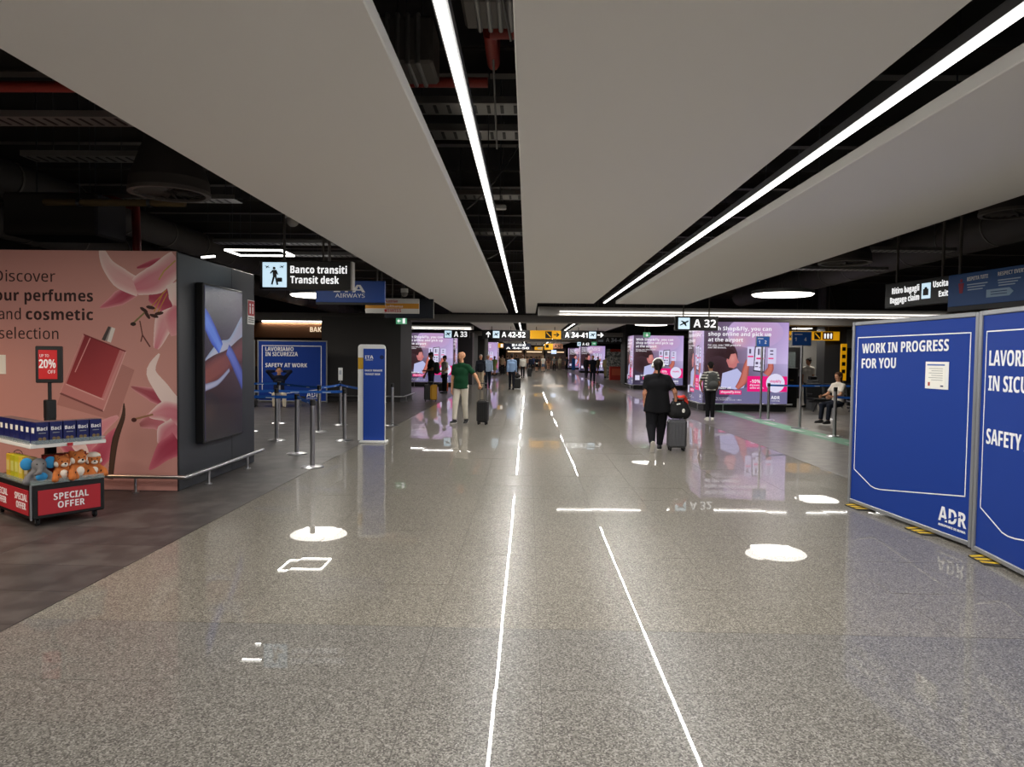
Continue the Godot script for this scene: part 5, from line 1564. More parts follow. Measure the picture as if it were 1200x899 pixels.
# ---------------------------------------------------------------- queue posts, totem, floor marking
func post_at(p: Vector3, label: String, group: String, h := 1.0) -> Node3D:
	var t := thing("queue_post", label, "queue post", Vector3(p.x, 0, p.z), 0.0, group)
	obj("base", one(func(s): s.lathe([Vector2(0.0, 0.035), Vector2(0.05, 0.034), Vector2(0.15, 0.018), Vector2(0.172, 0.006), Vector2(0.172, 0.0)], Vector3.ZERO, 28)), M.steel, t)
	obj("tube", rod(Vector3(0, 0.03, 0), Vector3(0, h - 0.09, 0), 0.036, 16), M.steel, t)
	obj("belt_cassette", one(func(s): s.lathe([Vector2(0.038, h - 0.09), Vector2(0.041, h - 0.085), Vector2(0.041, h - 0.005), Vector2(0.035, h), Vector2(0, h)], Vector3.ZERO, 16)), M.black, t)
	return t

func belt(a: Vector3, b: Vector3, y: float, label: String, group: String) -> void:
	var d := (b - a)
	d.y = 0
	var L := d.length() - 0.08
	var t := thing("queue_belt", label, "belt", (a + b) * 0.5 * Vector3(1, 0, 1) + Vector3(0, y, 0), atan2(-d.z, d.x), group)
	var s := Sh.new()
	for k in 8:
		var u0 := k / 8.0
		var u1 := (k + 1) / 8.0
		var y0 := -0.012 * 4 * u0 * (1 - u0)
		var y1 := -0.012 * 4 * u1 * (1 - u1)
		s.box(Vector3(L * ((u0 + u1) * 0.5 - 0.5), (y0 + y1) * 0.5, 0), Vector3(L / 8.0 * 1.01, 0.05, 0.003), 0.0, Basis.from_euler(Vector3(0, 0, atan2(y1 - y0, L / 8.0))))
	obj("webbing", s, mat(Color8(18, 88, 178), 0.7), t)
	for k in 2:
		obj("printed_mark", bx(Vector3(L * (k * 0.5 - 0.25), -0.02, 0.0025), Vector3(0.16, 0.014, 0.002)), mat(Color8(190, 206, 226), 0.7), t)

func build_queue() -> void:
	var G := "steel queue posts at the transit desk"
	var S := {}
	for w in [["a", 324.2, 516.3, "steel queue post in the middle belt row beside the kiosk"], ["b", 348, 532, "steel queue post of the front belt row beside the kiosk"], ["c", 366.3, 547.5, "steel queue post at the free end of the front belt"], ["d", 374, 506, "steel queue post in the middle of the rear belt row"], ["e", 398.8, 498, "steel queue post with a small white notice on top"], ["f", 403.7, 516.5, "steel queue post at the end of the middle belt row"], ["g", 459.7, 498.7, "single steel queue post standing beyond the blue totem"], ["h", 327, 496, "steel queue post at the start of the rear belt row"], ["i", 293, 505.5, "steel queue post half hidden by the black kiosk"]]:
		S[w[0]] = fl(w[1], w[2])
		post_at(S[w[0]], w[3], G)
	var e: Vector3 = S.e
	var hn := thing("post_notice", "small white notice on a holder above a queue post", "notice", e + Vector3(0, 1.0, 0))
	obj("stem", rod(Vector3(0, 0, 0), Vector3(0, 0.06, 0), 0.012, 8), M.steel, hn)
	obj("card", bx(Vector3(0, 0.2, 0), Vector3(0.1, 0.3, 0.012), 0.003), M.white, hn)
	obj("print_line", bx(Vector3(0, 0.24, 0.007), Vector3(0.06, 0.1, 0.002)), mat(Color8(180, 186, 196), 0.6), hn)
	var gb := "blue queue belts at the transit desk"
	var tot := at(436, 500, 13.9)
	belt(Vector3(-5.6, 0, S.b.z - 0.2), S.b, 0.95, "blue belt of the front row reaching past the kiosk", gb)
	belt(S.b, S.c, 0.95, "short blue belt between the two front queue posts", gb)
	belt(Vector3(-6.4, 0, S.a.z), S.a, 0.95, "blue belt of the middle row reaching past the kiosk", gb)
	belt(S.a, S.f, 0.95, "blue belt spanning the middle row to its end post", gb)
	belt(S.h + Vector3(-1.7, 0, 0.1), S.h, 0.95, "blue belt of the rear row next to the kiosk", gb)
	belt(S.h, S.d, 0.95, "blue belt between the first two rear row posts", gb)
	belt(S.d, S.e, 0.95, "blue belt ending at the post with the notice", gb)
	belt(S.e, Vector3(tot.x - 0.1, 0, -14.2), 0.95, "blue belt running behind the blue transit totem", gb)
	for w in [Vector3(-5.65, 0, S.b.z - 0.2), Vector3(-6.45, 0, S.a.z), S.h + Vector3(-1.75, 0, 0.1), Vector3(tot.x - 0.05, 0, -14.2)]:
		post_at(w, "steel queue post hidden behind the kiosk or the totem", G)
	# totem
	var bl := at(438.5, 516.5, 13.4)
	var t := thing("totem", "blue transit desk totem with a white rounded backboard", "totem", Vector3(bl.x, 0, bl.z))
	var rr := []
	for k in 7:
		var a := PI * 0.5 * k / 6.0
		rr.append(Vector2(0.14 + 0.06 * cos(a), 1.80 + 0.06 * sin(a)))
	for k in 7:
		var a := PI * 0.5 + PI * 0.5 * k / 6.0
		rr.append(Vector2(-0.26 + 0.06 * cos(a), 1.80 + 0.06 * sin(a)))
	rr.append(Vector2(-0.32, 0.03))
	rr.append(Vector2(0.20, 0.03))
	obj("backboard", pr(rr, -0.06, -0.02), M.white, t)
	obj("yellow_patch", bx(Vector3(-0.265, 1.5, -0.019), Vector3(0.105, 0.22, 0.004)), mat(Color8(206, 160, 40), 0.6), t)
	obj("front_board", bx(Vector3(-0.005, 0.91, 0.0), Vector3(0.41, 1.74, 0.03), 0.004), mat(Color8(24, 66, 160), 0.5), t)
	obj("white_edge", bx(Vector3(0.208, 0.91, 0.0), Vector3(0.012, 1.74, 0.034)), M.white, t)
	obj("foot", bx(Vector3(-0.005, 0.02, 0.02), Vector3(0.5, 0.04, 0.3), 0.008), M.white, t)
	lettering(t, "BANCO TRANSITI", Vector3(-0.18, 1.35, 0.0155), 0.33, 0.035, M.white_print)
	lettering(t, "TRANSIT DESK", Vector3(-0.18, 1.28, 0.0155), 0.29, 0.035, M.white_print)
	lettering(t, "ITA", Vector3(-0.18, 1.59, 0.0155), 0.16, 0.06, M.white_print)
	lettering(t, "AIRWAYS", Vector3(-0.17, 1.555, 0.0155), 0.14, 0.022, M.white_print, false)
	obj("emblem", rod(Vector3(0.14, 1.62, 0.015), Vector3(0.14, 1.62, 0.018), 0.04, 14), mat(Color8(14, 32, 84), 0.6), t)
	# gate side
	var GR := "steel queue posts at gate A 32"
	var r1 := fl(900, 492.5)
	var r2 := fl(977.6, 511.6)
	var r3 := fl(976, 492)
	post_at(r1, "steel queue post at the free end of the gate belt", GR, 1.02)
	post_at(r2, "steel queue post beside the blue hoarding edge", GR, 1.08)
	post_at(r3, "steel queue post behind the one at hoarding edge", GR, 1.02)
	belt(r1, r3, 0.96, "blue belt spanning the gate A 32 queue", "blue queue belts at the gate")
	belt(r3, r3 + Vector3(2.2, 0, 0.6), 0.96, "blue belt running on behind the blue hoarding", "blue queue belts at the gate")
	post_at(r3 + Vector3(2.25, 0, 0.6), "steel queue post hidden behind the blue hoarding", GR, 1.02)
	belt(r2, r2 + Vector3(1.5, 0, 0.3), 0.86, "lower blue belt from the post beside the hoarding", "blue queue belts at the gate")
	post_at(r2 + Vector3(1.55, 0, 0.3), "steel queue post hidden by the blue hoarding, holding lower belt", GR, 1.02)
	for w in [[937, 502, 928, 388.5, 950.5, 405.5, "blue lane sign with two numbers on a tall post at queue"], [891, 490.5, 886, 394, 901.5, 406.8, "blue lane sign on a thin post before the advertising block"]]:
		var p := fl(w[0], w[1])
		var d := -p.z
		var a := at(w[2], w[3], d)
		var b := at(w[4], w[5], d)
		var q := thing("lane_sign", w[6], "sign", p)
		obj("base", one(func(s): s.lathe([Vector2(0.0, 0.03), Vector2(0.06, 0.028), Vector2(0.2, 0.01), Vector2(0.2, 0.0)], Vector3.ZERO, 28)), M.dark_steel, q)
		obj("pole", rod(Vector3(0, 0.02, 0), Vector3(0, b.y, 0), 0.03, 14), M.steel, q)
		var fr := obj("sign_frame", bx(Vector3((a.x + b.x) * 0.5 - p.x, (a.y + b.y) * 0.5, 0.0), Vector3(b.x - a.x, a.y - b.y, 0.05), 0.006), M.alu, q)
		obj("sign_face", bx(Vector3((a.x + b.x) * 0.5 - p.x, (a.y + b.y) * 0.5, 0.026), Vector3(b.x - a.x - 0.03, a.y - b.y - 0.03, 0.004)), mat(Color8(40, 92, 176), 0.4), fr)
		lettering(fr, "1", Vector3(a.x - p.x + 0.07, (a.y + b.y) * 0.5 - 0.06, 0.029), 0.035, 0.09, M.white_print)
		lettering(fr, "2" if w[0] < 900 else "4", Vector3(a.x - p.x + (b.x - a.x) * 0.62, (a.y + b.y) * 0.5 - 0.06, 0.029), 0.055, 0.09, M.white_print)
		obj("print_line", bx(Vector3(a.x - p.x + (b.x - a.x) * 0.32, a.y - 0.07, 0.029), Vector3((b.x - a.x) * 0.4, 0.02, 0.002)), M.white_print, fr)
	# green marking on the gate floor
	var pts := [fl(838, 480), fl(862, 485), fl(890, 493), fl(920, 501), fl(950, 508), fl(990, 518), fl(1010, 523)]
	var s := Sh.new()
	for i in pts.size() - 1:
		var n0: Vector3 = Vector3(pts[i + 1].z - pts[i].z, 0, -(pts[i + 1].x - pts[i].x)).normalized() * 0.26
		s.quad(pts[i] - n0 + Vector3(0, 0.002, 0), pts[i + 1] - n0 + Vector3(0, 0.002, 0), pts[i + 1] + n0 + Vector3(0, 0.002, 0), pts[i] + n0 + Vector3(0, 0.002, 0), Vector3.UP)
	var gm := thing("floor_marking", "green floor marking band with white patches at gate queue", "floor marking")
	obj("green_band", s, mat(Color8(120, 176, 146), 0.5), gm)
	for u in [[0, 0.4], [1, 0.5], [2, 0.2], [3, 0.3], [4, 0.2], [5, 0.2]]:
		var a: Vector3 = pts[u[0]]
		var b: Vector3 = pts[u[0] + 1]
		var d := (b - a)
		obj("white_patch", bx(a.lerp(b, u[1] + 0.2) + Vector3(0, 0.003, 0), Vector3(d.length() * 0.45, 0.002, 0.13), 0.0, Basis.from_euler(Vector3(0, atan2(-d.z, d.x), 0))), mat(Color8(196, 214, 204), 0.5), gm)

# ---------------------------------------------------------------- shops, pillars and gate furniture behind
func block(called: String, label: String, a: Vector3, b: Vector3, m: Material, category := "pillar") -> Node3D:
	var c := (a + b) * 0.5
	c.y = minf(a.y, b.y)
	var t := thing(called, label, category, c)
	var s := (b - a).abs()
	obj("cladding", bx(Vector3(0, s.y * 0.5, 0), s, 0.01), m, t)
	return t

func build_background() -> void:
	# dark wall block beyond the transit desk
	var t := block("wall_block", "large charcoal wall block beyond the transit desk", Vector3(-7.3, 0, -25.0), Vector3(-4.5, 2.98, -27.4), M.charcoal_wall, "wall")
	obj("corner_panel", bx(Vector3(1.40, 1.49, 0.0), Vector3(0.02, 2.98, 2.38)), M.charcoal, t)
	rail("bumper_rail", "low steel bumper rail along the charcoal wall block", [Vector3(-7.2, 0, -24.86), Vector3(-4.36, 0, -24.86), Vector3(-4.36, 0, -27.3)], 0.2, 1.1)
	for w in [[-4.3, -3.1, 41.0, 44.0, "dark pillar beyond gate A 33 with a pale corner strip", true], [-3.7, -2.95, 50.0, 53.0, "dark pillar farther along with pale advertising beside it", true], [6.0, 7.5, 44.0, 46.0, "dark pillar behind the far advertising block", false]]:
		var q := block("pillar", w[4], Vector3(w[0], 0, -w[2]), Vector3(w[1], 4.6 if not w[5] else 3.0, -w[3]), M.charcoal_wall)
		if w[5]:
			obj("corner_strip", bx(Vector3((w[1] - w[0]) * 0.5 - 0.05, 1.5, (w[3] - w[2]) * 0.5 + 0.005), Vector3(0.1, 3.0, 0.02)), M.beam, q)
	# bakery front behind the blue hoardings
	t = thing("bakery_front", "warm brown lit bakery front behind the far hoarding", "shop front", Vector3(-9.3, 0, -30.0))
	obj("fascia", bx(Vector3(0, 2.65, -0.2), Vector3(6.6, 0.62, 0.4), 0.01), mat(Color8(150, 100, 66), 0.6), t)
	obj("back_wall", bx(Vector3(0, 1.17, -2.2), Vector3(6.6, 2.34, 0.2)), mat(Color8(160, 116, 80), 0.7), t)
	obj("counter", bx(Vector3(0, 0.55, -0.7), Vector3(6.2, 1.1, 0.6), 0.01), mat(Color8(70, 52, 42), 0.6), t)
	obj("light_strip", bx(Vector3(0.3, 3.03, 0.0), Vector3(4.6, 0.06, 0.06)), M.strip_glow, t)
	obj("strip_housing", bx(Vector3(0, 3.1, -0.05), Vector3(6.6, 0.08, 0.2)), M.beam, t)
	lettering(t, "BAKERY", Vector3(0.05, 2.6, 0.003), 0.95, 0.2, glow(Color(1.0, 0.86, 0.7), 0.9))
	area(Vector3(-9.0, 2.98, -29.98), 4.6, 0.06, 2.0, Color(1, 0.97, 0.93), DOWN)
	# gate area on the right
	t = thing("gate_wall", "pale grey gate wall with doors behind the waiting area", "wall", Vector3(13.0, 0, -31.0))
	for k in 6:
		obj("wall_panel", bx(Vector3(-3.2 + 1.1 * k, 1.5, 0), Vector3(1.08, 3.0, 0.1), 0.006), mat([Color8(150, 150, 148), Color8(134, 134, 132), Color8(158, 156, 152)][k % 3], 0.6), t)
	for k in 2:
		var d := obj("gate_door", bx(Vector3(-1.6 + 2.2 * k, 1.1, 0.06), Vector3(0.85, 2.2, 0.05), 0.006), M.black, t)
		obj("door_glass", bx(Vector3(-1.6 + 2.2 * k, 1.4, 0.09), Vector3(0.3, 1.2, 0.01)), M.glass, d)
		obj("door_handle", rod(Vector3(-1.3 + 2.2 * k, 0.95, 0.12), Vector3(-1.3 + 2.2 * k, 1.25, 0.12), 0.015, 8), M.steel, d)
	t = block("pillar", "dark pillar beside the tall yellow vertical sign", Vector3(11.75, 0, -28.4), Vector3(12.6, 4.6, -29.2), M.charcoal)
	var gl := thing("panel_lamp", "small white panel lamp near the gate doors", "ceiling light", Vector3(11.3, 2.95, -29.6))
	obj("diffuser", bx(Vector3.ZERO, Vector3(0.6, 0.02, 0.6)), M.lamp_glow, gl)
	obj("housing", bx(Vector3(0, 0.04, 0), Vector3(0.64, 0.06, 0.64)), M.alu, gl)
	obj("suspension_cable", rod(Vector3(0, 0.07, 0), Vector3(0, TOP - 2.95, 0), 0.004, 5), M.dark_steel, gl)
	area(Vector3(11.3, 2.92, -29.6), 0.6, 0.6, 3.0, Color(1, 0.97, 0.93), DOWN)
	var ys := thing("vertical_sign", "tall narrow yellow vertical sign with black symbols", "sign", Vector3(flx(987.5, 25.0), 0, -25.0))
	var y1 := at(987, 403, 25.0).y
	var y0 := at(987, 446, 25.0).y
	obj("sign_board", bx(Vector3(0, (y0 + y1) * 0.5, 0), Vector3(0.2, y1 - y0, 0.06), 0.004), M.sign_yellow, ys)
	for k in 4:
		obj("symbol", bx(Vector3(0, y1 - 0.18 - 0.26 * k, 0.032), Vector3(0.12, 0.13, 0.004)), M.sign_black, ys)
	obj("post", rod(Vector3(0, 0.0, 0), Vector3(0, y0, 0), 0.025, 10), M.dark_steel, ys)
	var ct := block("gate_counter", "black boarding counter beside the large advertising block", Vector3(flx(921, 25), 0, -25.0), Vector3(flx(934.5, 25), 1.35, -25.7), M.black, "counter")
	obj("counter_top", bx(Vector3(0, 1.36, 0), Vector3(0.44, 0.03, 0.74), 0.005), M.charcoal, ct)
	obj("logo_mark", bx(Vector3(0, 0.95, 0.352), Vector3(0.12, 0.05, 0.004)), M.ochre_pipe, ct)
	var bo := block("scanner_gate", "slim grey boarding pass gate post in the waiting area", Vector3(flx(952, 24.0), 0, -24.0), Vector3(flx(959, 24.0), 1.0, -24.5), M.alu, "gate post")
	obj("reader", bx(Vector3(0, 1.06, 0), Vector3(0.2, 0.12, 0.3), 0.02), M.black, bo)
	# rows of seats
	for w in [[8.9, 22.6, 3, "row of black seats beside the gate counter"], [8.4, 18.6, 4, "row of black seats behind the gate queue belt"]]:
		var b := thing("seat_row", w[3], "bench", Vector3(w[0], 0, -w[1]), 0.12)
		var n: int = w[2]
		obj("beam", bx(Vector3(0.3 * n, 0.36, 0), Vector3(0.6 * n, 0.06, 0.06)), M.dark_steel, b)
		for k in n:
			var st := obj("seat", bx(Vector3(0.3 + 0.6 * k, 0.43, 0), Vector3(0.54, 0.05, 0.48), 0.02), M.black, b)
			obj("backrest", bx(Vector3(0.3 + 0.6 * k, 0.70, -0.27), Vector3(0.54, 0.46, 0.05), 0.02, Basis.from_euler(Vector3(-0.2, 0, 0))), M.black, b)
			obj("armrest", bx(Vector3(0.6 * k, 0.6, 0), Vector3(0.04, 0.03, 0.34), 0.01), M.dark_steel, b)
		for k in [0.3, n * 0.6 - 0.3]:
			obj("leg", one(func(s):
				s.cyl(Vector3(k, 0.36, 0), Vector3(k, 0.02, 0.26), 0.022, 0.022, 8)
				s.cyl(Vector3(k, 0.36, 0), Vector3(k, 0.02, -0.26), 0.022, 0.022, 8)), M.dark_steel, b)
	# duty free kiosk with a mottled wall and red counter
	var x0 := flx(711.5, 53.0)
	var x1 := flx(735, 53.0)
	t = thing("red_stall", "far stall with a mottled grey wall and red counter", "stall", Vector3((x0 + x1) * 0.5, 0, -53.0))
	var mm := mat(Color.WHITE, 0.7)
	mm.albedo_texture = noise_tex("cell", 256, 0.09, [Color8(90, 96, 96), Color8(150, 154, 150), Color8(190, 190, 184), Color8(120, 124, 122)], [0.0, 0.3, 0.6, 0.85], 9)
	mm.uv1_triplanar = true
	mm.uv1_scale = Vector3.ONE * 0.5
	obj("mottled_wall", bx(Vector3(0, 1.15, -0.6), Vector3(x1 - x0, 2.3, 0.1)), mm, t)
	var rr := mat(Color8(170, 44, 30), 0.5)
	obj("fascia", bx(Vector3(0.1, 2.2, -0.52), Vector3(x1 - x0 - 0.3, 0.2, 0.1)), rr, t)
	obj("counter", bx(Vector3(-0.1, 0.5, 0.1), Vector3(1.0, 1.0, 0.5), 0.01), rr, t)
	obj("counter_panel", bx(Vector3(-0.1, 0.6, 0.36), Vector3(0.7, 0.5, 0.02)), mat(Color8(200, 90, 60), 0.5), t)
	# far shop fronts closing the view
	var i := 0
	for w in [[-3.0, -0.6, 97.0, Color8(130, 92, 66), "warm brown lit shop front at the end of the concourse"], [-0.4, 2.2, 97.5, Color8(150, 118, 92), "beige lit shop front at the end of the concourse"], [2.4, 5.2, 97.0, Color8(90, 76, 70), "dim brown shop front at the end of the concourse"]]:
		var f := thing("far_shop", w[4], "shop", Vector3((w[0] + w[1]) * 0.5, 0, -w[2]))
		var wd: float = w[1] - w[0]
		obj("wall", bx(Vector3(0, 1.5, -0.4), Vector3(wd, 3.0, 0.2)), mat(w[3], 0.6), f)
		obj("fascia", bx(Vector3(0, 2.55, -0.1), Vector3(wd, 0.7, 0.4), 0.01), mat(w[3].darkened(0.3), 0.6), f)
		obj("sign_light", bx(Vector3(0, 2.3, 0.12), Vector3(wd * 0.8, 0.16, 0.04)), glow(Color(1.0, 0.82, 0.6), 0.9), f)
		for k in 3:
			obj("shelf", bx(Vector3(0, 0.5 + 0.55 * k, -0.15), Vector3(wd * 0.9, 0.05, 0.3)), M.ochre_pipe, f)
	var bs := thing("information_board", "far bright blue information screen above the crowd", "screen", at(649, 412.5, 70.0))
	obj("screen_picture", bx(Vector3.ZERO, Vector3(0.5, 0.36, 0.05)), glow(Color(0.7, 0.82, 1.0), 0.8), bs)
	obj("casing", bx(Vector3(0, 0, -0.04), Vector3(0.56, 0.42, 0.05)), M.black, bs)
	obj("hanger", rod(Vector3(0, 0.2, -0.04), Vector3(0, TOP - bs.position.y, -0.04), 0.02, 8), M.duct, bs)
	var bn := fl(672, 434)
	var bin_ := thing("blue_panel", "far bright blue standing panel beside the concourse", "panel", bn)
	obj("panel_board", bx(Vector3(0, 0.75, 0), Vector3(0.42, 1.5, 0.1), 0.01), mat(Color8(20, 90, 170), 0.5), bin_)
	obj("foot", bx(Vector3(0, 0.02, 0), Vector3(0.5, 0.04, 0.3)), M.alu, bin_)

# ---------------------------------------------------------------- people
var head_shape: Sh
var hand_relaxed: Sh
var hand_grip: Sh
var shoe_shape: Sh
var sole_shape: Sh
var hair_shapes := {}
const SKIN_MARK := Color(0, 0, 0, 0)

func body_templates() -> void:
	var b := Body.new()
	b.add(Vector3(0, 0.042, -0.028), Vector3(0, 0.036, 0.012), 0.078, 0.076)
	b.add(Vector3(0, 0.0, 0.0), Vector3(0, -0.02, 0.015), 0.07, 0.062)
	b.add(Vector3(0, -0.05, 0.03), Vector3(0, -0.085, 0.052), 0.048, 0.028)
	for sg in [-1, 1]:
		b.add(Vector3(sg * 0.055, -0.02, 0.0), Vector3(sg * 0.03, -0.085, 0.035), 0.022, 0.022)
		b.add(Vector3(sg * 0.036, -0.018, 0.062), Vector3(sg * 0.04, -0.026, 0.055), 0.02, 0.02)
		b.add(Vector3(sg * 0.012, 0.026, 0.079), Vector3(sg * 0.045, 0.026, 0.062), 0.013, 0.012)
	head_shape = Sh.new()
	head_shape.use_col = true
	head_shape.cur = SKIN_MARK
	b.build(head_shape, 0.007, 0.018)
	var f := Body.new()                       # nose and ears keep sharper joins
	f.add(Vector3(0, 0.018, 0.082), Vector3(0, -0.02, 0.1), 0.009, 0.013)
	f.add(Vector3(-0.01, -0.024, 0.09), Vector3(0.01, -0.024, 0.09), 0.011, 0.011)
	for sg in [-1, 1]:
		f.add(Vector3(sg * 0.078, 0.018, -0.012), Vector3(sg * 0.074, -0.024, -0.004), 0.015, 0.01)
	f.build(head_shape, 0.006, 0.008)
	head_shape.cur = Color(0.35, 0.09, 0.08)
	head_shape.ball(Vector3(0, -0.056, 0.0795), Vector3(0.021, 0.007, 0.008), 10, 6)
	for sg in [-1, 1]:
		head_shape.cur = Color(0.6, 0.56, 0.52)
		head_shape.ball(Vector3(sg * 0.03, 0.004, 0.0735), Vector3(0.012, 0.0065, 0.008), 10, 6)
		head_shape.cur = Color(0.03, 0.02, 0.016)
		head_shape.ball(Vector3(sg * 0.03, 0.004, 0.079), Vector3(0.0058, 0.006, 0.004), 8, 6)
		head_shape.ball(Vector3(sg * 0.031, 0.03, 0.085), Vector3(0.019, 0.004, 0.006), 10, 6)
	for style in 2:
		var h := Body.new()
		for i in 3:
			h.add(Vector3(-0.024 + 0.024 * i, -0.01, 0), Vector3(-0.028 + 0.028 * i, -0.085, 0.0), 0.014, 0.013)
		for i in 4:
			var x := -0.033 + 0.022 * i
			var l: float = [0.058, 0.074, 0.08, 0.07][i]
			var d1 := Vector3(x * 0.25, -0.92, 0.3).normalized() if style == 0 else Vector3(0, -0.5, 0.86)
			var d2 := Vector3(0, -0.7, 0.7).normalized() if style == 0 else Vector3(0, 0.5, 0.86)
			var p := Vector3(x, -0.085, 0)
			h.add(p, p + d1 * l * 0.55, 0.0098, 0.009)
			h.add(p + d1 * l * 0.55, p + d1 * l * 0.55 + d2 * l * 0.5, 0.009, 0.0075)
		h.add(Vector3(0.024, -0.025, 0.004), Vector3(0.046, -0.056, 0.018), 0.0125, 0.0105)
		h.add(Vector3(0.046, -0.056, 0.018), Vector3(0.05 - 0.02 * style, -0.088, 0.026 + 0.02 * style), 0.0105, 0.008)
		var s := Sh.new()
		s.use_col = true
		s.cur = SKIN_MARK
		h.build(s, 0.0058, 0.006)
		if style == 0: hand_relaxed = s
		else: hand_grip = s
	var o := Body.new()
	o.add(Vector3(0, -0.035, -0.045), Vector3(0, -0.05, 0.145), 0.043, 0.037)
	o.add(Vector3(0, 0.0, -0.01), Vector3(0, -0.045, 0.03), 0.043, 0.045)
	o.cuts = [[Vector3(0, -1, 0), 0.07]]
	shoe_shape = Sh.new()
	o.build(shoe_shape, 0.009, 0.02)
	o = Body.new()
	o.add(Vector3(0, -0.06, -0.045), Vector3(0, -0.06, 0.148), 0.046, 0.041)
	o.cuts = [[Vector3(0, -1, 0), 0.08], [Vector3(0, 1, 0), -0.056]]
	sole_shape = Sh.new()
	o.build(sole_shape, 0.009, 0.01)
	# hair: a shell over the skull, cut away from the face
	for w in [["short", 0.006, []], ["long", 0.012, [[Vector3(0, 0.0, -0.06), Vector3(0, -0.2, -0.07), 0.07, 0.05]]], ["pony", 0.01, [[Vector3(0, 0.07, -0.1), Vector3(0, 0.05, -0.125), 0.03, 0.03], [Vector3(0.0, 0.05, -0.125), Vector3(0.012, -0.17, -0.125), 0.03, 0.015]]], ["bun", 0.009, [[Vector3(0, 0.1, -0.07), Vector3(0, 0.12, -0.09), 0.04, 0.035]]]]:
		var h := Body.new()
		var e: float = w[1]
		h.add(Vector3(0, 0.044, -0.03), Vector3(0, 0.04, 0.01), 0.08 + e, 0.076 + e)
		h.add(Vector3(0, 0.0, -0.035), Vector3(0, -0.03, -0.04), 0.068 + e, 0.055 + e)
		for x in w[2]:
			h.add(x[0], x[1], x[2], x[3])
		var nn := Vector3(0, -0.62, 0.78).normalized()
		h.cuts = [[nn, 0.026]]
		var s := Sh.new()
		h.build(s, 0.008, 0.015)
		hair_shapes[w[0]] = s

func lin(c: Color) -> Color:
	return c.srgb_to_linear()

